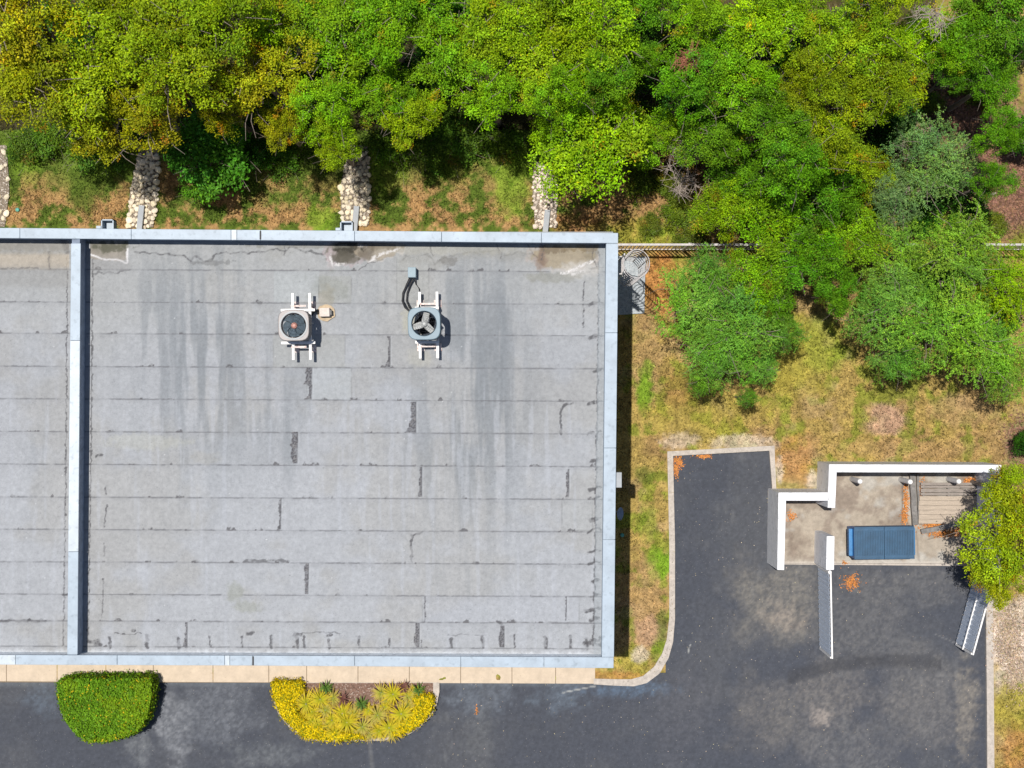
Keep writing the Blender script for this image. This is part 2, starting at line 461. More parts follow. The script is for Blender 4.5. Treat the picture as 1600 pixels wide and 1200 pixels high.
pad = sheet("concrete_pad", np.arange(1200, 1546, 2.0), np.arange(722, 882, 2.0), 0.035, pad_col, M_CONC,
            keep=lambda u, v: (v > 765) | (u > 1280))
tag(pad, "stained concrete slab inside the bin enclosure", kind="structure")

# slab lips so the pad reads as a slab
b = B(); b.prism([xy(1207, 880.2), xy(1207, 881.5), xy(1540, 884.5), xy(1540, 880.2)], -.02, .034)
o = b.build("pad_edge", M_KERB); tag(o, "front lip of the concrete slab", kind="structure")

# meter pad by the ladder
b = B(); b.prism([xy(940, 402), xy(1008, 402), xy(1006, 490), xy(938, 494)], .05, .19)
o = b.build("utility_pad", mat("utility_pad_concrete", (.40, .43, .45), .9, var=.3, scale=10, bump=.5, speck=(26, .55, .66, (.15, .2, .25), .8)), bevel=.01)
tag(o, "grey speckled concrete landing under the caged ladder", kind="structure")

# sidewalk slabs along the front
b = B()
edges = [-1400, -700, -200, -60, 12, 91, 167, 241, 334, 421, 480, 560, 640, 720, 800, 868, 930]
for a, c_ in zip(edges[:-1], edges[1:]):
    f = lambda x: 1063.5 + max(x, -100) * .004
    b.prism([xy(a + .4, 985), xy(c_ - .4, 985), xy(c_ - .4, f(c_)), xy(a + .4, f(a))], -.05, .115)
o = b.build("sidewalk", M_SIDE, bevel=.012)
tag(o, "beige concrete sidewalk along the building front", kind="structure")
b = B(); b.prism([xy(-1400, 986), xy(929, 986), xy(929, 1066.5), xy(-1400, 1063)], -.05, .104)
tag(b.build("sidewalk_joint", mat("joint_filler", (.2, .15, .1), .9)), "dark joints between sidewalk slabs", kind="structure")


def kerb(outer, inner, label, h=.13):
    """kerb stones cast in lengths, each slightly off the next"""
    b = B(); rnd = random.Random(4)
    for i in range(len(outer) - 1):
        o0, o1, i0, i1 = (Vector(xy(*p)) for p in (outer[i], outer[i + 1], inner[i], inner[i + 1]))
        n = max(1, int((o1 - o0).length / 2.6))
        for k in range(n):
            t0, t1 = k / n, (k + 1) / n
            z = h + rnd.uniform(-.004, .004)
            b.prism([o0.lerp(o1, t0), o0.lerp(o1, t1), i0.lerp(i1, t1), i0.lerp(i1, t0)], -.05, z)
    o = b.build("kerb", M_KERB)
    return tag(o, label, kind="structure")


kerb(ISLAND[:12], ISL_IN[:12], "pale concrete kerb curving round the grass strip beside the building")
kerb([(1539, 905), (1539, 1000), (1540, 1100), (1541, 1260), (1543, 2500)], [(1550, 905), (1550, 1000), (1551, 1100), (1552, 1260), (1554, 2500)], "weathered concrete kerb along the right side of the lot")

# ---------------------------------------------------------------- building
bld = thing("commercial_building", "long low commercial building with flat grey felt roof, pale blue coping and a dividing parapet", "building", P(400, 700, 0))
OFF = -Vector(bld.location)


def bpart(b, name, m, **k):
    o = b.build(name, m, bld, **k); o.location = OFF; return o


TOPO = [(-520, 351.5), (0, 356), (550, 360.5), (966, 364)]
TOPI = [(-520, 367.5), (0, 372), (550, 376.5), (946.5, 380)]
BOTI = [(-520, 1021.5), (0, 1023.5), (400, 1024.5), (940, 1027)]
BOTO = [(-520, 1037), (0, 1038.5), (400, 1040), (959, 1044)]
zt = PAR
wall_poly = [xy(-520, 353, zt), xy(0, 357.5, zt), xy(964, 365.5, zt), xy(957.5, 1042, zt), xy(0, 1037, zt), xy(-520, 1035.5, zt)]
b = B(); b.prism(wall_poly, 0, ROOF - .02); bpart(b, "wall", M_WALL)


def strip(b, A, Bp, z0, z1, za=None):
    """solid between two surveyed polylines at height z1 (their level), from z0 to z1"""
    n = len(A)
    for i in range(n - 1):
        b.prism([xy(*A[i], z1), xy(*A[i + 1], z1), xy(*Bp[i + 1], z1), xy(*Bp[i], z1)], z0, z1)


shr = lambda L_, dx, dy: [(x + dx, y + dy) for x, y in L_]
# parapet upstands (flashing coloured darker in shade, paler in sun), then coping on top
b = B()
strip(b, shr(TOPO, 0, 2), shr(TOPI, 0, -1.2), ROOF - .3, PAR - .05)
bpart(b, "parapet", M_PFACE)
b = B(); strip(b, shr(BOTI, 0, 1.2), shr(BOTO, 0, -2), ROOF - .3, PAR - .05); bpart(b, "parapet", mat("sunlit_primed_upstand", (.80, .84, .88), .7, var=.15, scale=5, bump=.2, speck=(8, .56, .7, (.4, .42, .45), .6)))  # white primer, with the sun on this face put into its colour
b = B(); strip(b, [(947.7, 378), (941.2, 1028)], [(964, 378), (957, 1028)], ROOF - .3, PAR - .05); bpart(b, "parapet", M_COPE)
b = B(); strip(b, [(112.5, 372), (106.2, 1026)], [(124.8, 372), (120, 1026)], ROOF - .3, PAR - .05); bpart(b, "parapet", M_PFACE)


def lerp_poly(L_, x):
    for (x0, y0), (x1, y1) in zip(L_[:-1], L_[1:]):
        if x <= x1: return y0 + (y1 - y0) * (x - x0) / (x1 - x0)
    return L_[-1][1]


def coping(outer, inner, cuts, pale=()):
    for k, (a, c_) in enumerate(zip(cuts[:-1], cuts[1:])):
        b = B(); z = PAR + (.004 if k % 2 else 0)
        g = .25
        b.prism([xy(a + g, lerp_poly(outer, a), z), xy(c_ - g, lerp_poly(outer, c_), z), xy(c_ - g, lerp_poly(inner, c_), z), xy(a + g, lerp_poly(inner, a), z)], PAR - .05, z)
        bpart(b, "coping", M_COPE2 if k in pale else M_COPE, bevel=.008)


coping(TOPO, TOPI, [-520, -220, -100, 31, 205, 361, 370, 407, 554, 690, 846, 966], pale=(5,))
coping(BOTI, BOTO, [-520, -250, -90, 24, 183, 351, 359, 395, 554, 720, 850, 959], pale=(2, 5))
# joint clips
for x, y0, y1 in [(407, 361, 374), (395.5, 1025.5, 1039.5)]:
    b = B(); b.prism([xy(x - 1.2, y0, PAR), xy(x + 1.2, y0, PAR), xy(x + 1.2, y1, PAR), xy(x - 1.2, y1, PAR)], PAR + .005, PAR + .02); bpart(b, "joint_clip", M_BLK)
# divider and right-hand coping
for (xa, xb, xc, xd, cuts, pale) in [(111, 126, 105, 121, [380, 532, 862, 1023], (1,)), (947, 966, 940.3, 959.3, [381, 520, 700, 843, 1027], (9,))]:
    y0, y1 = cuts[0], cuts[-1]
    for k, (a, c_) in enumerate(zip(cuts[:-1], cuts[1:])):
        f = lambda p, q, y: p + (q - p) * (y - y0) / (y1 - y0)
        z = PAR + (.004 if k % 2 else 0) - .001
        b = B(); b.prism([xy(f(xa, xc, a), a + .3, z), xy(f(xb, xd, a), a + .3, z), xy(f(xb, xd, c_), c_ - .3, z), xy(f(xa, xc, c_), c_ - .3, z)], PAR - .05, z)
        bpart(b, "coping", M_COPE2 if k in pale else M_COPE, bevel=.008)
# conductor heads and downspouts on the back wall
for x in (167, 541):
    y = lerp_poly(TOPO, x) + .5
    p = P(x, y, PAR - .1); b = B()
    for dx, dy, sx, sy in ((-.15, .13, .03, .26), (.15, .13, .03, .26), (0, .245, .33, .03)): b.box((p.x + dx, p.y + dy, PAR - .3), (sx, sy, .32))
    b.box((p.x, p.y + .13, PAR - .44), (.33, .26, .03)); b.box((p.x - .22, p.y + .05, PAR - .2), (.12, .07, .2))
    bpart(b, "conductor_head", M_COPE)
    b = B(); b.box((p.x, p.y + .06, 2.6), (.12, .1, 5.1)); bpart(b, "downspout", M_GALV)
# scupper box high on the right wall
p = P(967, 750, 5.5); b = B(); b.box((p.x - .06, p.y, 5.36), (.27, .40, .3)); bpart(b, "scupper_box", M_GALV, bevel=.01)

# ---- roof membrane, painted with its wear
SEAMS = [422.5, 473.5, 522.5, 574, 624.8, 675.8, 727, 778.2, 828.8, 879.5, 930, 971.5, 1011.5]
RND = random.Random(12)


def roof_col(u, v):
    n1 = fbm(u, v, 90, 5, 301); n2 = fbm(u, v, 18, 4, 302); n3 = fbm(u, v, 3.5, 2, 303); edge = fbm(u, v, 5, 3, 304) - .5
    c = np.empty(u.shape + (3,)); c[:] = (.375, .380, .402)
    c = mix(c, sst(.42, .62, n1) * .55, (.345, .335, .325))
    c = c * (.94 + .12 * n2[..., None])
    # each course of felt has weathered its own way
    vv = v - (u - 430) * .0045
    band = np.digitize(vv, SEAMS)
    bt = np.array([RND.uniform(.955, 1.035) for _ in range(len(SEAMS) + 1)])
    c = c * bt[band][..., None]
    # north end greyer-brown
    c = mix(c, (1 - sst(400, 560, v + (n1 - .5) * 160)) * .45, (.33, .325, .305))
    # rain-wash streaks running down the slope (long in v)
    st = fbm(u, v * .10, 15, 4, 305)
    for (x, y, rx, ry, a, sd) in [(300, 560, 80, 170, .9, 1), (350, 500, 30, 120, .6, 2), (750, 560, 70, 160, 1.0, 3), (785, 520, 10, 90, .9, 4), (720, 700, 90, 120, .7, 5), (420, 620, 70, 90, .6, 6), (240, 470, 60, 60, .4, 7), (450, 700, 12, 60, .6, 8), (60, 620, 16, 150, .5, 9), (700, 470, 60, 60, .5, 10), (730, 900, 60, 60, .35, 11), (785, 680, 8, 200, .6, 12), (570, 460, 50, 60, .3, 13)]:
        k = np.exp(-(((u - x) / rx) ** 2 + ((v - y) / ry) ** 2))
        c = mix(c, np.clip(k * a * sst(.38, .66, st), 0, 1) * .9, (.215, .228, .245))
    c = mix(c, sst(.60, .75, fbm(u, v * .08, 9, 3, 306)) * .35 * sst(560, 640, v), (.43, .44, .48))
    # patched rectangles
    for (x0, y0, x1, y1, col, a) in [(428, 424, 498, 473, (.40, .42, .43), .5), (498, 432, 549, 474, (.33, .33, .31), .5), (427, 523, 539, 574, (.34, .34, .33), .55), (480, 574, 549, 625, (.40, .42, .44), .45),
                                     (660, 931, 905, 972, (.39, .40, .44), .3), (620, 400, 670, 470, (.36, .36, .35), .5), (878, 780, 926, 829, (.37, .38, .39), .3)]:
        k = ((u > x0) & (u < x1) & (v > y0) & (v < y1)).astype(float); c = mix(c, k * a, col)
        e = seg_d(u, v, [(x0, y0), (x0, y1), (x1, y1), (x1, y0)]); c = mix(c, (1 - sst(.4, 1.4, e)) * .45 * sst(.35, .6, n2), (.2, .2, .2))
    # lap seams: thin line, breaking into ragged dark lips
    for i, s in enumerate(SEAMS):
        w = 1.0 + 0 * u
        lip = sst(.60, .84, fbm(u + i * 211, v * 0 + i * 37.0, 15, 4, 310 + i))
        dd = vv - s + edge * 1.2
        on = .18 + .82 * sst(.35, .62, fbm(u + i * 91, v * 0, 16, 3, 330 + i))
        c = mix(c, (1 - sst(.35, 1.5, np.abs(dd))) * (.2 + .8 * on) * .8, (.13, .13, .14))
        c = mix(c, ((dd < .4) & (dd > -5.0 * lip + edge * 5)).astype(float) * sst(.10, .35, lip) * (.35 + .65 * sst(.4, .5, n3)) * .85, (.10, .095, .10))
        c = mix(c, (1 - sst(1, 6, np.abs(dd - 3))) * .16, (.27, .27, .29))
    # ragged torn head-laps
    def tear(pts, w, a=.85, col=(.085, .082, .088), left=0):
        nonlocal c
        d = seg_d(u + edge * 5, v + (fbm(u, v, 9, 2, 350) - .5) * 6, pts)
        k = (1 - sst(w * .55, w, d)) * (.45 + .55 * sst(.40, .52, fbm(u, v, 6, 3, 351)))
        c = mix(c, k * a, col)
    fl_n = fbm(u * 1.3, v * 1.3, 2.6, 3, 352)
    def lap(x, y0, y1, w, fl=0, sd=1, topfl=0):
        nonlocal c
        t = np.clip((v - y0) / (y1 - y0), 0, 1)
        ww = w * (.25 + 1.3 * fbm(v * 1.0, u * 0 + sd * 77.0, 13, 3, 353)) + fl * np.exp(-(1 - t) * 7) + topfl * np.exp(-t * 9)
        d = x - (v - y0) * .012 - u
        k = ((d > -.4) & (d < ww + edge * 3.5) & (v > y0) & (v < y1 + edge * 2)).astype(float)
        c = mix(c, k * (.55 + .45 * sst(.38, .5, fl_n)) * .92, (.075, .07, .078)); c = mix(c, k * sst(.60, .68, fl_n) * .6, (.30, .29, .29))
        c = mix(c, (1 - sst(.3, 1.2, np.abs(d))) * ((v > y0) & (v < y1)) * .6, (.14, .14, .15)); c = mix(c, ((d < -.5) & (d > -3) & (v > y0) & (v < y1)) * .25, (.45, .46, .48))
    for a_ in [(487, 575, 600, 9, 3, 1), (487, 600, 624, 5, 12, 2), (465, 675, 724, 9, 1, 3), (439, 779, 827, 1.2, 3, 4), (482, 880, 928, 6, 0, 5), (293, 973, 1010, 4, 3, 6), (610, 525, 573, 3, 5, 7, 3),
               (650, 628, 676, 8, 10, 8), (659.5, 729, 776, 4.5, 1, 9), (889, 733, 777, 4, 1, 10), (655, 974, 1011, 6, 1, 11), (788, 978, 1011, 7, 0, 12), (885, 932, 970, 2, 0, 13)]: lap(*a_)
    for pts, w in [([(483, 577), (480, 600)], 0.1), ([(437.5, 782), (437, 826)], 1.6), ([(437, 822), (436, 827)], 3.5), 
                   
                   ([(660, 831), (644, 838), (642.5, 850), (643, 878)], 2.0), ([(894, 629), (879, 634), (876, 640), (877, 678)], 2.2),
                   ([(664, 933), (664, 970)], 1.3), ([(777, 971), (783, 975)], 3),
                   ([(145, 390), (144, 500), (143, 640), (140, 830), (137, 1005)], 1.5), ([(936, 392), (934, 560), (932, 700), (930, 850), (927, 1010)], 1.6), ([(913, 440), (912, 470)], 1.2), ([(912, 474), (911, 510)], 1.2),
                   ([(164, 760), (166, 772)], 1.8), ([(166, 790), (163, 825)], 1.5), ([(163, 850), (163, 868)], 1.5), ([(161, 905), (160, 966)], 1.2), ([(105, 400), (104, 600), (102, 800), (99, 1010)], 1.3)]:
        tear(pts, w)
    # wedge-shaped lifts along the right cant strip and along the front edge
    rr = random.Random(5)
    for y in [419, 475, 527, 577, 629, 677, 719, 764, 777, 811, 829, 862, 880, 908, 930, 953, 969]:
        yy = y + (0); x1 = 944 - (y - 380) * .008; x0 = x1 - rr.uniform(14, 24)
        tear([(x0, yy + 2), (x0 + 9, yy - 1)], rr.uniform(2.2, 4.2)); tear([(x1 - 10, yy - 3), (x1 - 2, yy - 2)], 1.6, .7)
    for x in [171, 229, 279, 290, 328, 378, 424, 464, 475, 513, 560, 608, 658, 705, 754, 781, 803, 852, 891, 916, 938]:
        tear([(x, 992 + rr.uniform(0, 8)), (x + 1, 1011)], rr.uniform(1.4, 3.8)); 
    for (x, y, w) in [(147, 1002, 8), (153, 1005, 6), (921, 1004, 8), (930, 1000, 6), (391, 989, 6), (209, 984, 4), (925, 955, 4), (936, 1007, 5), (465, 990, 6), (514, 992, 5), (406, 472, 4), (155, 712, 5)]:
        tear([(x - w * .8, y + 1), (x + w * .8, y + 1)], w * .55)
    tear([(180, 990), (222, 990)], 1.2); tear([(465, 989), (530, 989)], 1.3, .6); tear([(700, 991), (760, 991)], 1.0, .5); tear([(381, 877), (400, 876), (450, 877)], 3, .7)
    tear([(0, 970), (70, 970)], 2.8, .7); tear([(120, 929), (98, 930)], 2)
    # ragged sealant joint along the back
    cr = [(210, 392), (232, 396), (262, 397), (266, 400), (288, 399), (298, 407), (305, 398), (318, 409), (330, 406), (338, 396), (380, 394), (410, 395), (430, 389), (446, 391), (454, 386), (480, 393), (505, 397)]
    tear(cr, 1.9, .75)
    cr2 = [(628, 405), (634, 400), (650, 403), (668, 398), (680, 412), (694, 403), (720, 396), (760, 393), (775, 392), (784, 399), (810, 394), (835, 396)]
    tear(cr2, 1.7, .5, (.17, .165, .16)); c = mix(c, (1 - sst(2, 8, seg_d(u, v, shr(cr2, 0, 5)))) * .3, (.26, .25, .23))
    # ponding stains
    def rim(x, y, rx, ry, sd, fill, a, rc, ra):
        nonlocal c
        n = fbm(u, v, 9, 4, sd) - .5; d = np.hypot((u - x) / rx, (v - y) / ry) + n * .5
        c = mix(c, (1 - sst(.8, 1.0, d)) * a, fill); c = mix(c, (1 - sst(.02, .10, np.abs(d - .98))) * ra * sst(.3, .5, n2), rc)
    k = ((u > 141) & (v < 404 + edge * 8 + (u - 141) * .08) & (u < 200 + edge * 6)).astype(float)
    c = mix(c, k * .65, (.29, .24, .185)); c = mix(c, (1 - sst(3, 17, np.abs(v - 386) + (n2 - .5) * 22)) * k * .65, (.12, .115, .085))
    c = mix(c, (1 - sst(.5, 2.2, seg_d(u + edge * 3, v + edge * 4, [(142, 398), (160, 405), (185, 406), (198, 411), (199, 385)]))) * .85, (.80, .77, .78))
    c = mix(c, (1 - sst(4, 16, seg_d(u, v, [(150, 412), (195, 414)]))) * .4, (.25, .24, .24))
    tear([(145, 430), (155, 426), (170, 427), (190, 426), (202, 422)], 1.4, .6)
    rim(540, 392, 34, 24, 371, (.15, .125, .10), .85, (.42, .33, .34), .5)
    c = mix(c, blob(u, v, 553, 388, 30, 12, 372) * .75, (.065, .055, .045)); c = mix(c, blob(u, v, 519, 403, 7, 13, 373, rough=1) * .5, (.42, .36, .36))
    rim(588, 388, 40, 20, 374, (.34, .28, .21), .75, (.55, .5, .46), .5); c = mix(c, blob(u, v, 572, 390, 14, 18, 375) * .7, (.13, .11, .09))
    rim(880, 400, 52, 24, 376, (.33, .265, .175), .8, (.45, .36, .32), .35); c = mix(c, blob(u, v, 846, 408, 10, 16, 377) * .65, (.24, .17, .13)); c = mix(c, blob(u, v, 900, 422, 34, 12, 378) * .6, (.52, .49, .46))
    c = mix(c, blob(u, v, 865, 434, 44, 8, 379) * .55, (.24, .235, .20)); c = mix(c, blob(u, v, 925, 395, 12, 20, 380) * .4, (.2, .17, .12))
    c = mix(c, blob(u, v, 700, 388, 120, 10, 381) * .35, (.36, .34, .28))
    for (x, y, rx, ry, col, a, sd) in [(545, 386, 22, 8, (.05, .045, .035), .9, 1), (533, 402, 18, 8, (.10, .09, .07), .8, 2), (515, 396, 4, 12, (.44, .37, .38), .6, 3), (168, 386, 26, 7, (.09, .09, .06), .7, 4), (848, 402, 5, 14, (.20, .14, .11), .6, 5),
                                       (862, 390, 20, 6, (.16, .12, .08), .7, 6), (915, 386, 26, 6, (.18, .13, .07), .6, 7), (700, 409, 12, 6, (.18, .17, .16), .6, 8), (600, 384, 30, 5, (.16, .13, .09), .6, 9), (470, 384, 60, 4, (.20, .19, .16), .5, 10), (330, 410, 26, 4, (.17, .17, .17), .6, 11)]:
        c = mix(c, blob(u, v, x, y, rx, ry, 700 + sd, rough=1.3, soft=.25, s=7) * a, col)
    for pts, kk in [([(624, 390), (600, 396), (585, 402), (577, 410)], .8), ([(516, 402), (520, 414), (540, 412)], .8), ([(878, 428), (900, 420), (915, 412), (930, 408)], .9), ([(560, 384), (572, 384)], .3), ([(893, 428), (912, 424)], .7)]:
        d = seg_d(u + edge * 5, v + edge * 5, pts); c = mix(c, (1 - sst(.6, 3.0, d)) * sst(.42, .55, fl_n + .1) * kk, (.66, .63, .62))
    for pts in [[(600, 405), (575, 412), (560, 420)], [(846, 380), (850, 392), (846, 405)], [(775, 382), (783, 396), (782, 404)], [(825, 382), (833, 396), (840, 402)], [(672, 383), (676, 400)], [(445, 384), (445, 398)], [(930, 384), (926, 400), (932, 415)]]:
        tear(pts, 1.3, .6)
    k = (u < 108).astype(float) * (1 - sst(416, 424, v + edge * 5)) * sst(392, 400, v)
    c = mix(c, k * .7, (.43, .36, .28)); c = mix(c, (u < 108) * (1 - sst(388, 402, v + edge * 16)) * .6, (.22, .195, .16)); c = mix(c, (u < 108) * (1 - sst(8, 26, np.abs(v - 432) + edge * 10)) * .45, (.25, .24, .23))
    tear([(0, 419), (60, 418)], 1.5, .5); tear([(76, 394), (77, 420)], 2, .5); tear([(98, 372), (106, 392)], 6, .5)
    c = mix(c, blob(u, v, 366, 926, 12, 16, 382) * .55, (.27, .275, .235)); c = mix(c, blob(u, v, 385, 948, 22, 9, 383) * .5, (.27, .275, .235))
    c = mix(c, blob(u, v, 510, 467, 13, 18, 384) * .4, (.30, .26, .19)); c = mix(c, blob(u, v, 510, 448, 30, 18, 385, rough=1.2) * .22, (.16, .17, .13))
    c = mix(c, blob(u, v, 640, 500, 12, 22, 386) * .45, (.42, .40, .30)); c = mix(c, blob(u, v, 655, 560, 20, 14, 387) * .4, (.44, .42, .36))
    c = mix(c, blob(u, v, 230, 690, 60, 12, 388) * .3, (.43, .42, .35)); c = mix(c, blob(u, v, 320, 716, 22, 10, 389) * .3, (.34, .32, .28))
    # white primer along the front cant
    c = mix(c, sst(1012, 1022, v + edge * 10 - u * .004) * .6, (.62, .64, .68))
    # cant strip beside the right parapet
    c = mix(c, ((u > 935 - (v - 390) * .0115)).astype(float) * .45, (.30, .325, .35))
    # pitting, tiny chips
    pit = vnoise(u * .9, v * .9, 390); c = mix(c, (pit > .985).astype(float) * .5, (.12, .12, .12)); c = mix(c, (vnoise(u * .7, v * .7, 391) > .992).astype(float) * .6, (.75, .75, .75))
    return c * (.93 + .14 * n3[..., None]) * np.array([.875, .90, .905])


def roof_z(u, v):
    vv = v - (u - 430) * .0045
    z = np.full(u.shape, ROOF)
    for s in SEAMS: z = z + .006 * (1 - sst(0, 2.2, vv - s)) * (vv > s) * (fbm(u, v, 20, 2, 5) > .3)
    z = z + (fbm(u, v, 60, 4, 6) - .5) * .03
    return z


def roof_keep(u, v):
    return (v > 362) & (v < 1032) & (u < 958)


rf = sheet("roof", np.concatenate([[-500, -300], np.arange(-60, 960, 1.3)]), np.arange(362, 1034, 1.3), ROOF, roof_col, M_ROOF, zf=roof_z, keep=roof_keep)
rf.parent = bld; rf.location = OFF

# ---------------------------------------------------------------- rooftop condensing units
def rail_set(t, L_, xs, h, y0):
    for x in xs:
        b = B(); b.box((x, 0, h), (.07, L_, .07)); r = b.build("rail", M_PIPEW, t, bevel=.008)
        for y in (-L_ / 2 + .3, L_ / 2 - .3):
            b = B(); b.box((x, y, (h - .04) / 2), (.07, .07, h - .045)); b.box((x, y, .012), (.2, .2, .02)); b.build("leg", M_RUST, t)


def condenser(name, label, px, py, w, hs, ht, body_m, ring_m, fan_m, nbl, blade, ringw, rails, L_, cross_m):
    ztop = ROOF + hs + ht
    c = P(px, py, ztop)
    t = thing(name, label, "air conditioner", (c.x, c.y, ROOF + .015), .012)
    H = hs + ht
    # casing: corner posts, louvred coil sides, top with a round opening
    b = B(); w2 = w / 2
    n = 40
    def rounded(r, z, k=.12):
        out = []
        for i in range(n):
            a = 2 * math.pi * (i + .5) / n
            p = 4.2
            cx, cy = math.cos(a), math.sin(a)
            f = (abs(cx) ** p + abs(cy) ** p) ** (-1 / p) * r
            out.append((cx * f, cy * f, z))
        return out
    def ringof(pts): return [b.bm.verts.new(p) for p in pts]
    def bridge(a, c_):
        for i in range(len(a)): b.bm.faces.new((a[i], a[(i + 1) % len(a)], c_[(i + 1) % len(a)], c_[i]))
    R = w2 * ringw
    circ = lambda r, z: [(math.cos(2 * math.pi * (i + .5) / n) * r, math.sin(2 * math.pi * (i + .5) / n) * r, z) for i in range(n)]
    bridge(ringof(rounded(w2 * .97, hs)), (r1 := ringof(rounded(w2 * .97, H - .07)))); b2 = r1
    o = b.build("casing", body_m, t)
    b = B()
    a0 = ringof(rounded(w2 * 1.0, H - .09)); a1 = ringof(rounded(w2 * 1.0, H - .02)); a2 = ringof(rounded(w2 * .965, H)); a3 = ringof(circ(R * 1.04, H)); a4 = ringof(circ(R, H - .02)); a5 = ringof(circ(R * .98, H - .22))
    for p, q in ((a0, a1), (a1, a2), (a2, a3), (a3, a4), (a4, a5)): bridge(p, q)
    b.build("top_panel", ring_m, t, smooth=False)
    for k in range(12):   # louvres
        pass
    b = B()
    for k in range(10):
        z = hs + .06 + (ht - .2) * k / 9
        q1 = ringof(rounded(w2 * .985, z)); q2 = ringof(rounded(w2 * .985, z + .02)); bridge(q1, q2)
    b.build("louvres", ring_m, t)
    b = B(); b.lathe([(0.001, hs + .06), (w2 * .9, hs + .06)], n=4); b.build("coil_floor", M_DARK, t)
    if ring_m is M_ACG:
        b = B(); b.lathe([(R * 1.03, H + .003), (R * 1.16, H + .003), (R * 1.16, H + .012), (R * 1.03, H + .012), (R * 1.03, H + .003)], n=48); b.build("fan_shroud", M_FAND, t)
        b = B()
        q1 = ringof(rounded(w2 * 1.025, H - .06)); q2 = ringof(rounded(w2 * 1.012, H - .015)); bridge(q1, q2); b.build("edge_trim", M_BLK, t)
    # fan
    b = B(); b.lathe([(.001, H - .07), (.07, H - .07), (.085, H - .10), (.085, H - .2), (.001, H - .2)], n=20)
    b.build("fan_motor", M_PINK if ring_m is M_ACG else M_FANG, t, smooth=True)
    for k in range(nbl):
        a0_ = 2 * math.pi * k / nbl + blade[2]
        b = B(); rows = []
        for i in range(7):
            f = i / 6; r = .07 + (R * .93 - .07) * f
            aw = blade[0] * (1 - .25 * f) if blade[3] == 'sq' else blade[0] * (.7 + .5 * math.sin(f * 2.4))
            sw = blade[1] * f * f
            row = []
            for j in range(6):
                g = j / 5
                an = a0_ + sw + (g - .5) * aw * (.085 / r if blade[3] == 'sq' else .5 + .15 / r)
                row.append(b.bm.verts.new((math.cos(an) * r, math.sin(an) * r, H - .16 + .07 * g)))
            rows.append(row)
        for p, q in zip(rows[:-1], rows[1:]):
            for j in range(5): b.bm.faces.new((p[j], p[j + 1], q[j + 1], q[j]))
        b.build("fan_blade", fan_m, t, smooth=True)
    # wire guard
    b = B()
    for rr in ([.16, .32, .48, .64, .8, .96] if ring_m is not M_ACG else [.2, .45, .7, .95]):
        pts = [(math.cos(2 * math.pi * i / 32) * R * rr, math.sin(2 * math.pi * i / 32) * R * rr, H + .018 * (1 - rr)) for i in range(33)]
        b.path(pts, .0022, n=4)
    for i in range(8):
        a = math.pi * i / 4 + .2; b.tube((math.cos(a) * .06, math.sin(a) * .06, H + .02), (math.cos(a) * R, math.sin(a) * R, H + .004), .003, n=4)
    b.build("fan_guard", M_BLK, t)
    rail_set(t, L_, rails, hs - .09, 0)
    for sgn in (-1, 1):
        b = B(); b.box((0.02, sgn * (w2 + .03), hs - .02), (w * cross_m[0], .07, .05)); b.build("cross_beam", M_PIPEW, t, bevel=.006)
        b = B(); b.box((.03, sgn * (w2 + .14), hs - .06), (w * .5, .05, .04)); b.build("cross_tie", M_RUST, t)
    return t, H


u1, H1 = condenser("air_conditioner", "greige rooftop condenser with a dark swirl-bladed fan, near the cream sealed roof box", 458.8, 508.5, .80, .52, .66, M_DARK, M_ACG, M_FAND, 5, (.95, .75, .3, 'cv'), .80, (-.12, .33), 1.76, (1.12,))
u2, H2 = condenser("air_conditioner", "slate blue rooftop condenser with three pale fan blades, black hoses leading behind it", 662.6, 505.5, .84, .42, .98, M_DARK, M_ACB, M_FANG, 3, (2.3, 0, 1.35, 'sq'), .76, (-.17, .29), 1.76, (.75,))
# cream curb box with its sealant collar
c = P(510, 488.5, ROOF)
t = thing("roof_curb_box", "cream metal pipe box in a tan sealant collar beside the greige condenser", "roof box", (c.x, c.y, ROOF + .02), .02)
b = B(); rnd = random.Random(3)
b.prism([(math.cos(a / 22 * 6.283) * (.24 + rnd.uniform(-.03, .03)), math.sin(a / 22 * 6.283) * (.22 + rnd.uniform(-.02, .02))) for a in range(22)], 0, .025); b.build("sealant_collar", M_TAN, t)
b = B(); b.box((-.02, .0, .14), (.27, .23, .24)); b.build("housing", M_CREAM, t, bevel=.015)
b = B(); b.box((.14, -.01, .16), (.06, .13, .14)); b.build("hood", M_WOODG, t, bevel=.01)
b = B(); b.path([(-.15, .03, .18), (-.27, .05, .22), (-.36, .0, .30), (-.40, -.12, .42)], .03); b.build("pipe", M_BLK, t, smooth=True)
b = B()
for k in range(3): b.path([(-.2 - .05 * k, .08 - .04 * k, .06), (-.32, .06 - .05 * k, .12 + .05 * k), (-.42 + .04 * k, -.08, .25), (-.46, -.2, .5)], .016)
b.build("fitting", M_DARK, t, smooth=True)
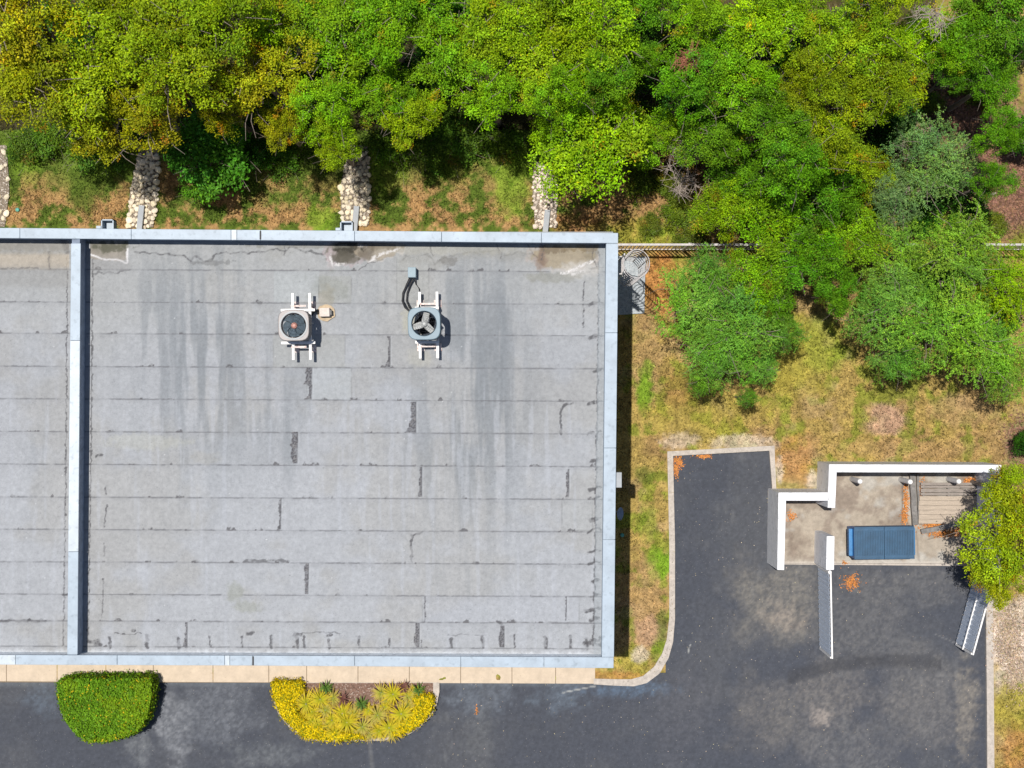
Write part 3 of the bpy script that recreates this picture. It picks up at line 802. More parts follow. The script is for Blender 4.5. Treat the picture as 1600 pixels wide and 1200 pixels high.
# grey-blue box with hoses
c = P(643.5, 425.5, ROOF + .35)
t = thing("roof_junction_box", "small grey blue metal box standing alone behind the slate blue condenser", "roof box", (c.x, c.y, ROOF + .01), 0)
b = B(); b.box((0, 0, .19), (.21, .27, .34)); b.build("housing", mat("pale_blue_metal", (.23, .31, .35), .5, var=.1), t, bevel=.012)
for k, (r, dx) in enumerate(((.030, -.02), (.025, .11))):
    b = B(); q = [P(641 + dx * 40, 435, ROOF + .2), P(636.5 + dx * 40, 445, ROOF + .12), P(631 + dx * 50, 458, ROOF + .08), P(630 + dx * 50, 470, ROOF + .1), P(634 + dx * 50, 480, ROOF + .3), P(642 + dx * 40, 487, ROOF + .6)]
    o = b.path(q, r).build("insulated_hose", M_BLK, t, smooth=True); o.location = -Vector(t.location)
b = B(); q = [P(648, 436, ROOF + .2), P(650, 444, ROOF + .05), P(655, 451, ROOF + .05), P(656.5, 462, ROOF + .06), P(656, 472, ROOF + .2), P(655, 480, ROOF + .55)]
o = b.path(q, .016).build("power_cable", M_BLK, t, smooth=True); o.location = -Vector(t.location)
b = B(); b.path([P(656, 463, ROOF + .12), P(656, 470, ROOF + .14)], .04); o = b.build("cable_fitting", M_BLK, t); o.location = -Vector(t.location)

# ---------------------------------------------------------------- caged ladder on the right wall
cx, cy = P(960, 600, PAR).x, P(960, 412, PAR).y
t = thing("caged_ladder", "pale caged access ladder fixed to the right wall above the grey landing", "ladder", (2.74, cy, .2), 0)
for s in (-1, 1):
    b = B(); b.box((.20, s * .23, 2.95), (.03, .055, 5.5)); b.build("stile", M_LADD, t)
for k in range(17):
    b = B(); b.tube((.20, -.23, .5 + k * .3), (.20, .23, .5 + k * .3), .014, n=6); b.build("rung", M_LADD, t)
for k in range(8):
    z = 2.2 + k * .47
    pts = [(.20 + (.32 + .32 * math.sin(a)) * 1.05, .37 * math.cos(a) * 1.0, z) for a in np.linspace(-1.45, math.pi + 1.45, 30)]
    b = B(); b.path(pts, .011, n=6); b.build("cage_hoop", M_LADD, t, smooth=True)
for a in (-.2, .5, 1.2, 1.95, 2.65, 3.35):
    x, y = .20 + (.32 + .32 * math.sin(a)) * 1.05, .37 * math.cos(a)
    b = B(); b.box((x, y, 3.85), (.014, .022, 3.4), rz=0); b.build("cage_bar", M_LADD, t)
for z in (1, 3, 5):
    for s in (-1, 1): b = B(); b.box((.09, s * .23, z), (.22, .03, .03)); b.build("wall_bracket", M_LADD, t)

# small things on and by the right wall
c = P(969, 804, 2.0)
t = thing("satellite_dish", "small grey dish on an arm low on the right wall, in the building's shadow", "dish", (2.78, c.y, 1.6), 0)
b = B(); b.lathe([(.001, .0), (.08, .008), (.15, .03), (.19, .06)], n=24); o = b.build("reflector", M_PFACE, t, smooth=True); o.location = (.30, 0, .1); o.rotation_euler = (.5, .9, .6)
b = B(); b.path([(-.05, .1, 0), (.15, .1, 0), (.32, .02, .1)], .018); b.build("arm", M_GALV, t)
for (px, py, lab) in [(28, 328, "pale green cap set in the turf near the left rubble strip"), (972, 836, "round teal cap in the shaded grass by the right wall")]:
    c = P(px, py, .1); b = B(); b.lathe([(.001, .05), (.05, .05), (.06, .035), (.06, -.03)], n=16)
    o = b.build("sprinkler_cap", M_GREEN, smooth=True); o.location = (c.x, c.y, GRASS + .02); tag(o, lab, "sprinkler")

# ---------------------------------------------------------------- rubble runs below the roof drains
rnd = random.Random(21)
ROCKP = []
for k in range(7):
    bm = bmesh.new(); bmesh.ops.create_icosphere(bm, subdivisions=3, radius=1)
    sx, sy, sz = rnd.uniform(.8, 1.25), rnd.uniform(.7, 1.0), rnd.uniform(.5, .75)
    cuts = [(Vector((rnd.gauss(0, 1), rnd.gauss(0, 1), rnd.gauss(0, .6))).normalized(), rnd.uniform(.62, .85)) for _ in range(9)]
    for v in bm.verts:
        for nn, dd in cuts:
            e = v.co.dot(nn) - dd
            if e > 0: v.co -= nn * e * .9
        v.co = Vector((v.co.x * sx, v.co.y * sy, v.co.z * sz))
    me = bpy.data.meshes.new("rock"); bm.to_mesh(me); bm.free(); me.materials.append(M_ROCK); ROCKP.append(me)
RUNS = [([(-12, 228), (13, 228), (17, 300), (10, 355), (-14, 355)], 17, .115, "pale limestone rock in the rubble strip cut by the left picture edge", "rocks of the leftmost rubble strip"),
        ([(220, 232), (250, 232), (248, 300), (241, 356), (201, 356), (205, 300)], 84, .105, "pale limestone rock in the second rubble strip from the left", "rocks of the second rubble strip"),
        ([(548, 228), (575, 228), (578, 300), (577, 352), (534, 352), (533, 290)], 92, .10, "buff limestone rock in the third rubble strip from the left, behind the two condensers", "rocks of the third rubble strip"),
        ([(834, 250), (850, 258), (872, 278), (868, 356), (836, 356), (832, 300)], 105, .075, "small whitish stone in the rightmost rubble strip", "stones of the rightmost rubble strip")]
beds = B()
for ri, (poly, n, r0, lab, grp) in enumerate(RUNS):
    b = B(); b.prism([xy(*p) for p in poly][::-1], GRASS - .05, GRASS + .045)
    tag(b.build("rubble_bed", M_GRAV), "dark fine gravel between the rubble stones", kind="structure")
    xs = [p[0] for p in poly]; ys = [p[1] for p in poly]; pts = []
    cand = 0
    while len(pts) < n and cand < 30000:
        cand += 1
        x, y = rnd.uniform(min(xs), max(xs)), rnd.uniform(min(ys) + 8, max(ys))
        if not inside(np.array([x]), np.array([y]), poly)[0]: continue
        r = r0 * rnd.uniform(.6, 1.25)
        if any(math.hypot(x - a, y - b_) < (r + q) * 52 * .66 for a, b_, q in pts): continue
        pts.append((x, y, r))
    for x, y, r in pts:
        o = link("rock", rnd.choice(ROCKP)); c = P(x, y, .1)
        o.location = (c.x, c.y, GRASS + .05 + r * .2); o.scale = (r, r, r); o.rotation_euler = (rnd.uniform(-.3, .3), rnd.uniform(-.3, .3), rnd.uniform(0, 6.3))
        k = rnd.uniform(.75, 1.12) * (.62 if (ri == 2 and y < 280 and rnd.random() < .6) else 1); w = rnd.uniform(.86, 1.0)
        o.color = (k * 1.15, k * 1.13 * (.93 + .07 * w), k * w * 1.08, 1) if ri < 3 else (k * 1.15, k * 1.1, k * 1.1, 1)
        tag(o, lab, "rock", grp)
for x, y0, y1, lab in [(220, 321, 361, "grey drain trough lying on the second rubble strip"), (555.5, 322, 364, "grey drain trough lying on the third rubble strip"), (853.5, 328, 366, "grey drain trough lying on the rightmost rubble strip")]:
    a = P(x + 2, y0, .25); c = P(x - 2, y1, .25); b = B(); d = (c - a); L_ = d.length; m_ = (a + c) / 2; rz = math.atan2(d.y, d.x)
    b.box((0, 0, 0), (L_, .15, .012)); b.box((0, .075, .035), (L_, .012, .08)); b.box((0, -.075, .035), (L_, .012, .08)); b.box((0, 0, .07), (L_ * .98, .14, .01))
    o = b.build("drain_trough", M_GALV); o.location = m_; o.rotation_euler = (0, 0, rz); tag(o, lab, "drain")

# ---------------------------------------------------------------- picket fence running out from the back corner
t = thing("picket_fence", "white metal picket fence running from the building's back corner into the trees", "fence", (2.9, P(0, 391, 0).y, GRASS), 0)
y_f = P(0, 385, 1.8).y - P(0, 391, 0).y
x0, x1 = 0, 15.5
nx = 7
for k in range(nx):
    xa = x0 + (x1 - x0) * k / nx; xb = x0 + (x1 - x0) * (k + 1) / nx
    b = B(); b.box((xa, 0, .9), (.06, .06, 1.85)); b.box((xa, 0, 1.84), (.08, .08, .03)); b.build("post", M_LADD, t)
    b = B()
    b.box(((xa + xb) / 2, 0, .2), (xb - xa - .06, .025, .03)); b.box(((xa + xb) / 2, 0, 1.72), (xb - xa - .06, .06, .04))
    b.build("rail", M_LADD, t)
    b = B(); q = xa + .13
    while q < xb - .06:
        b.box((q, .0, .9), (.022, .02, 1.72)); q += .115
    b.build("picket_panel", M_LADD, t)

# ---------------------------------------------------------------- bin enclosure
WH = 1.75
Q = lambda x, y: xy(x, y, WH)
t = thing("enclosure_wall", "stepped white stucco wall wrapping the bin enclosure on three sides", "wall", P(1380, 735, 0), 0)
for poly in [[(1216.3, 769.5), (1228.2, 782.4), (1225.3, 890.8), (1214.5, 890.6)],
             [(1216.3, 769.5), (1295.5, 769.5), (1295.5, 782.4), (1228.2, 782.4)],
             [(1295.5, 725.4), (1307.5, 738), (1305, 793.6), (1293.2, 793.4)],
             [(1295.5, 725.4), (1564.8, 726.5), (1552.2, 738.4), (1307.5, 738)],
             [(1564.8, 726.5), (1564, 890), (1551.6, 890), (1552.2, 738.4)]]:
    b = B(); pp = [Q(*p) for p in poly]; b.prism(pp, -.05, WH); o = b.build("wall_panel", M_WHITE, t, bevel=.012); o.location = -Vector(t.location)
b = B(); b.prism([Q(1291.8, 837.8), Q(1304, 838), (Q(1303.2, 890.4)), Q(1290.8, 890.4)], .02, WH)
o = b.build("screen_wall", M_WHITE, bevel=.012); tag(o, "short free-standing white stucco wall ending at the open left gate", "wall")


def gate(name, lab, a, c_, z0, z1, midrail):
    a = Vector((*a, 0)); c_ = Vector((*c_, 0)); d = c_ - a; L_ = d.length; rz = math.atan2(d.y, d.x)
    t = thing(name, lab, "gate", (a.x, a.y, 0), rz, "sheet metal gates of the bin enclosure")
    h = z1 - z0
    b = B(); n = int(L_ / .14); pr = []
    for i in range(n):     # trapezoid profile sheet
        x = .03 + (L_ - .06) * i / n; s = (L_ - .06) / n
        pr += [(x, -.026), (x + s * .55, -.026), (x + s * .66, .006), (x + s * .9, .006)]
    v0 = [b.bm.verts.new((x, y, z0 + .03)) for x, y in pr]; v1 = [b.bm.verts.new((x, y, z1 - .03)) for x, y in pr]
    for i in range(len(pr) - 1): b.bm.faces.new((v0[i], v0[i + 1], v1[i + 1], v1[i]))
    o = b.build("gate_sheet", M_GATE, t); sm = o.modifiers.new("t", 'SOLIDIFY'); sm.thickness = .004
    for z in [z0, z1] + ([z0 + h * .5] if midrail else []):
        b = B(); b.box((L_ / 2, -.03 if z0 < z < z1 else .022, z), (L_ + .05, .045, .055)); b.build("frame_rail", M_PIPEW, t, bevel=.004)
    for x in (0, L_): b = B(); b.box((x, 0, z0 + h / 2), (.055, .054, h - .06)); b.build("frame_stile", M_PIPEW, t, bevel=.004)
    for z in (z0 + .25, z1 - .2): b = B(); b.tube((-.05, 0, z - .07), (-.05, 0, z + .07), .035); b.build("hinge", M_PIPEW, t, smooth=False)
    b = B(); b.tube((L_ - .08, .05, z0 - .1), (L_ - .08, .05, z0 + .7), .012); b.box((L_ - .08, .04, z0 + .3), (.06, .05, .05)); b.build("drop_bolt", M_GALV, t)
    return t


gate("enclosure_gate", "left corrugated metal gate swung open straight out from the screen wall", xy(1296.8, 896, WH), xy(1299.2, 1028, WH), .12, WH - .02, False)
gate("enclosure_gate", "right corrugated metal gate swung open at a slant beside the kerb, under the tree", xy(1555, 893, WH), xy(1519.5, 1022, WH), .12, WH - .02, True)
# gate post with round cap
b = B(); c = P(1296.5, 893.8, WH); b.tube((c.x, c.y, 0), (c.x, c.y, WH + .02), .05, n=14); o = b.build("gate_post", M_PIPEW); tag(o, "round white post carrying the left gate", "post")

# bollards
for (px, py, lab) in [(1344, 752.2, "white steel bollard by the back wall, leftmost of the three"), (1422.5, 753, "white steel bollard by the back wall, middle one beside the upright timber"), (1498.5, 752.2, "white steel bollard by the back wall, rightmost one above the planks")]:
    c = P(px, py, 1.15); b = B()
    b.lathe([(.075, 0), (.075, 1.11), (.06, 1.145), (.001, 1.16)], n=20); o = b.build("bollard", M_PIPEW, smooth=False); o.location = (c.x, c.y, .03); tag(o, lab, "bollard", "bollards along the back wall of the enclosure")

# dumpster
z = 1.2
c = (P(1334.5, 824, z) + P(1429, 872.5, z)) / 2
t = thing("dumpster", "blue steel dumpster with a closed dark ribbed two-piece lid inside the enclosure", "dumpster", (c.x, c.y, .04), .012)
Wd, Dd = 1.76, .95
b = B()
def lp(x0, x1, y0, y1, z): return [(x0, y0, z), (x1, y0, z), (x1, y1, z), (x0, y1, z)]
lo = [b.bm.verts.new(p) for p in lp(-.85, .85, -.40, .40, .1)]; mi = [b.bm.verts.new(p) for p in lp(-.87, .87, -.45, .45, .55)]; hi = [b.bm.verts.new(p) for p in lp(-.87, .87, -.47, .47, 1.12)]
for A, D in ((lo, mi), (mi, hi)):
    for i in range(4): b.bm.faces.new((A[i], A[(i + 1) % 4], D[(i + 1) % 4], D[i]))
b.bm.faces.new(lo[::-1])
b.build("body", M_BLUE, t, bevel=.012)
for s in (-1, 1):
    b = B(); b.box((s * .92, 0, .82), (.11, .80, .17)); b.box((s * .92, 0, .60), (.05, .6, .05)); b.build("fork_sleeve", M_BLUE2, t, bevel=.02)
for s in (-1, 1):
    b = B(); n = 17; x_a, x_b = (.006, .88) if s > 0 else (-.88, -.006)
    b.box(((x_a + x_b) / 2, 0, 1.155), (x_b - x_a, .95, .03))
    for i in range(n):
        x = x_a + .05 + (x_b - x_a - .1) * i / (n - 1); b.box((x, .0, 1.186), (.024, .72, .034))
    b.box(((x_a + x_b) / 2, -.455, 1.174), (x_b - x_a, .03, .02)); b.box(((x_a + x_b) / 2, .45, 1.174), (x_b - x_a, .035, .03))
    b.build("lid", M_LID, t, bevel=.004)
b = B(); b.tube((-.86, .49, 1.17), (.86, .49, 1.17), .018); b.build("hinge_rod", M_DARK, t)
for x, y in ((-.7, -.3), (.7, -.3), (-.7, .3), (.7, .3)):
    b = B(); b.tube((x - .03, y, .07), (x + .03, y, .07), .07, n=14); b.box((x, y, .12), (.08, .06, .06)); b.build("castor", M_BLK, t)

# timber and planks
def plank(name, lab, cat, a, c_, w, h, z, m, grp=None):
    a = P(*a, z); c_ = P(*c_, z); d = c_ - a; b = B(); rr = random.Random(int(a.x * 1000))
    L_ = d.length; n = 8; prev = None
    for i in range(n + 1):
        x = L_ * (i / n - .5); j = rr.uniform(-.008, .008)
        ring = [b.bm.verts.new((x, y * w / 2 + j, zz * h / 2)) for y, zz in ((-1, -1), (1, -1), (1, 1), (-1, 1))]
        if prev:
            for k in range(4): b.bm.faces.new((prev[k], prev[(k + 1) % 4], ring[(k + 1) % 4], ring[k]))
        else: b.bm.faces.new(ring[::-1])
        prev = ring
    b.bm.faces.new(prev)
    o = b.build(name, m, bevel=.006); o.location = (a + c_) / 2; o.rotation_euler = (0, 0, math.atan2(d.y, d.x)); return tag(o, lab, cat, grp)


plank("timber_beam", "thick grey timber lying upright in the picture between slab and planks", "timber", (1425, 741), (1429, 820), .16, .15, .12, M_WOODG)
plank("timber_beam", "thin dark timber alongside the thick grey one, nearest the planks", "timber", (1433.5, 741), (1436, 819), .07, .1, .09, M_WOODG)
plank("timber_beam", "grey timber lying aslant among orange leaves below the planks", "timber", (1439, 831), (1507, 816), .14, .13, .11, M_WOODG)
t = thing("wooden_pallet", "broad pale weathered plank pallet lying flat in the enclosure corner", "pallet", P(1481, 797, 0), 0)
for k in range(6):
    a = P(1436 + rnd.uniform(-1, 1), 779 + k * 7.2, .2); c_ = P(1526 + rnd.uniform(-1, 1), 778.6 + k * 7.2, .2)
    b = B(); m_ = (a + c_) / 2; b.box((m_.x, m_.y, .19 + rnd.uniform(-.004, .004)), ((c_ - a).length, .131, .02)); o = b.build("deck_board", M_WOOD, t); o.location = -Vector(t.location)
for x in (1440, 1481, 1521):
    a = P(x, 797, .12); b = B(); b.box((a.x, a.y, .115), (.05, .84, .11)); o = b.build("bearer", M_WOODD, t); o.location = -Vector(t.location)
t = thing("wooden_pallet", "narrow dark pallet with open slats, by the back wall behind the pale planks", "pallet", P(1481, 765, 0), 0)
for k, (y, w) in enumerate(((756.5, .075), (761, .07), (767, .10), (772.5, .07))):
    a = P(1439, y, .24); c_ = P(1527, y - .6, .24); b = B(); m_ = (a + c_) / 2; b.box((m_.x, m_.y, .21), ((c_ - a).length, w, .02)); o = b.build("deck_board", M_WOODD, t); o.location = -Vector(t.location)
for x in (1442, 1481, 1522):
    a = P(x, 764.5, .12); b = B(); b.box((a.x, a.y, .115), (.05, .40, .165)); o = b.build("bearer", M_WOODG, t); o.location = -Vector(t.location)


# ---------------------------------------------------------------- foliage
def leaves(Cn, Nn, ln, wd, rng, curl=.15):
    """one rhombic leaf per centre; returns V (4N,3) F (N,4)"""
    N_ = len(Cn)
    r = rng.normal(size=(N_, 3)); t = np.cross(Nn, r); t /= np.linalg.norm(t, axis=1)[:, None] + 1e-9
    s = np.cross(Nn, t)
    ln = ln[:, None]; wd = wd[:, None]
    V = np.stack([Cn - t * ln / 2, Cn + s * wd / 2 - t * ln * .08 + Nn * wd * curl, Cn + t * ln / 2, Cn - s * wd / 2 - t * ln * .08 + Nn * wd * curl], 1).reshape(-1, 3)
    return V, np.arange(4 * N_).reshape(-1, 4)


def crown_mesh(name, R, Hc, seed, lobes=10, per=15, nl=75, ll=.115, lw=.06, cr=.34, feather=False, flat=.6, base=.0):
    rng = np.random.default_rng(seed)
    Cs = []; Ns = []; T = []; tips = []
    for l in range(lobes):
        a = 2 * math.pi * (l + rng.uniform(-.35, .35)) / lobes * (1 if l else 0) * 1.0
        a = l * 2.39996 + rng.uniform(-.3, .3)
        rr = R * math.sqrt((l + .25) / lobes) * .78 * rng.uniform(.85, 1.08)
        lc = np.array([rr * math.cos(a), rr * math.sin(a), Hc * (.62 - .50 * (rr / R) ** 2) + rng.uniform(-.22, .22) * Hc])
        lr = R * rng.uniform(.17, .34)
        tips.append(lc); lt = rng.uniform(.82, 1.12) * np.array([rng.uniform(.82, 1.1), 1, rng.uniform(.8, 1.8)])
        for k in range(per):
            d = rng.normal(size=3); d[2] = abs(d[2]) * .9 - .25; d /= np.linalg.norm(d)
            cc = lc + d * lr * np.array([1.1, 1.1, .75]) * rng.uniform(.8, 1.1)
            if rng.random() < (.09 if feather else .17): continue
            cc[2] += rng.uniform(-.25, .2)
            c_r = cr * rng.uniform(.6, 1.3)
            n = int(nl * (c_r / cr) ** 2)
            p = rng.normal(size=(n, 3)); p /= np.linalg.norm(p, axis=1)[:, None]
            p[:, 2] = np.where(rng.random(n) < .75, np.abs(p[:, 2]), p[:, 2])
            rad = np.abs(rng.normal(.85, .30, n))[:, None]; sq = rng.uniform(.65, 1.35, 3)
            if feather:   # leaflets strung along drooping fronds
                nf = max(6, n // 16); fr = rng.normal(size=(nf, 3)); fr[:, 2] = fr[:, 2] * .4; fr /= np.linalg.norm(fr, axis=1)[:, None]
                q = rng.integers(0, nf, n); s_ = rng.uniform(.1, 1.5, n)[:, None]
                pos = cc + fr[q] * s_ * c_r + rng.normal(size=(n, 3)) * .025; pos[:, 2] -= (s_[:, 0] ** 2) * c_r * .28
                nrm = np.stack([rng.normal(0, .45, n), rng.normal(0, .45, n), np.ones(n)], 1)
            else:
                pos = cc + p * rad * c_r * np.array([1, 1, flat]) * sq
                nrm = p * .5 + np.array([0, 0, .75]) + rng.normal(size=(n, 3)) * .5
            nrm /= np.linalg.norm(nrm, axis=1)[:, None]
            Cs.append(pos); Ns.append(nrm)
            tint = np.ones((n, 3)) * rng.uniform(.62, 1.18) * lt
            if rng.random() < .025: tint *= np.array([1.3, .62, 1.5])
            yb = rng.random() ** 2
            tint *= rng.uniform(.55, 1.4, n)[:, None]
            top = np.clip(p[:, 2], 0, 1)
            young = (rng.random(n) < .12 + .25 * yb)
            tint[young] *= np.array([1.3, 1.2, .75]); tint[:, 0] *= 1 + .10 * yb
            old = rng.random(n) < .012; tint[old] *= np.array([1.4, .85, .8])
            T.append(tint)
    Cn = np.concatenate(Cs); Nn = np.concatenate(Ns); T = np.concatenate(T); n = len(Cn)
    V, F = leaves(Cn, Nn, ll * rng.uniform(.7, 1.25, n), lw * rng.uniform(.7, 1.25, n), rng)
    return npmesh(name, V, F, col=np.repeat(T, 4, 0)), tips


def trunk_mesh(name, H, tips, r0, zb, seed):
    rnd_ = random.Random(seed); b = B()
    fork = Vector((rnd_.uniform(-.15, .15), rnd_.uniform(-.15, .15), zb * .62))
    b.path([(0, 0, -.15), (rnd_.uniform(-.08, .08), .03, zb * .3), fork], [r0 * 1.25, r0, r0 * .8], n=9)
    for tp in tips:
        e = Vector((tp[0], tp[1], zb + tp[2])); m1 = fork.lerp(e, .5) + Vector((rnd_.uniform(-.2, .2), rnd_.uniform(-.2, .2), rnd_.uniform(0, .3)))
        b.path([fork, m1, e], [r0 * .5, r0 * .3, r0 * .1], n=6)
        for k in range(4):
            d = Vector((rnd_.gauss(0, .5), rnd_.gauss(0, .5), rnd_.uniform(-.1, .4))); b.path([m1.lerp(e, .5), e + d * .6, e + d * 1.1], [r0 * .15, r0 * .08, .006], n=4)
    bmesh.ops.recalc_face_normals(b.bm, faces=b.bm.faces)
    me = bpy.data.meshes.new(name); b.bm.to_mesh(me); b.bm.free(); return me


KIND = {}
def kind(key, R, Hc, zb, r0, seeds, **kw):
    L_ = []
    for sd in seeds:
        cm, tips = crown_mesh("crown", R, Hc, sd, **kw); tm = trunk_mesh("trunk", 0, tips, r0, zb, sd)
        cm.materials.append(M_LEAF); tm.materials.append(M_BARK); L_.append((cm, tm))
    KIND[key] = (L_, R, zb + Hc * .45, zb)


kind('broad', 1.75, 2.5, 5.4, .15, (1, 2, 3, 4, 5, 6), lobes=12, per=22, nl=62, cr=.235, ll=.088, lw=.046, flat=.8)
kind('lime', 1.75, 2.1, 3.3, .11, (11, 12, 13), lobes=12, per=20, nl=62, ll=.095, lw=.048, cr=.25, flat=.85)
kind('feather', 1.9, 2.3, 3.0, .13, (21, 22, 23), lobes=12, per=17, nl=110, ll=.075, lw=.028, cr=.30, feather=True)
kind('low', 1.3, 1.2, 1.0, .07, (31, 32), lobes=10, per=15, nl=52, ll=.12, lw=.06, cr=.26)
kind('scrub', 1.0, .7, .25, .04, (41, 42), lobes=8, per=9, nl=70, ll=.11, lw=.055)

OLIVE, GREEN, BRIGHT, LIMEC, DEEP, FEA, FEAP = (.345, .375, .008), (.135, .33, .010), (.205, .43, .009), (.30, .56, .009), (.05, .16, .010), (.175, .40, .034), (.235, .46, .032)
OLV2 = (.265, .385, .008); YELG = (.265, .44, .008); GRY = (.20, .36, .075)
trnd = random.Random(77)


def tree(name, label, cat, px, py, r_px, k, col, dz=0, group=None):
    protos, R, zc, _zb = KIND[k]
    i = trnd.randrange(len(protos)); cm, tm = protos[i]
    sc = r_px / 58.0 / R
    s = (CH - (zc + dz)) / FPX
    x, y = (px - 800) * s, (600 - py) * s
    zz = (sc * .5 + .5) * trnd.uniform(.88, 1.14) if k != 'scrub' else sc
    t = thing(name, label, cat, (x, y, GRASS - .02 + dz * 0), trnd.uniform(0, 6.28), group)
    t.scale = (sc, sc, zz + dz * .12)
    c_ = link("crown", cm, None, t); c_.location = (0, 0, KIND[k][3])
    j = trnd.uniform(.88, 1.1); c_.color = (col[0] * j * trnd.uniform(.93, 1.07), col[1] * j, col[2], 1)
    link("trunk", tm, None, t)
    return t


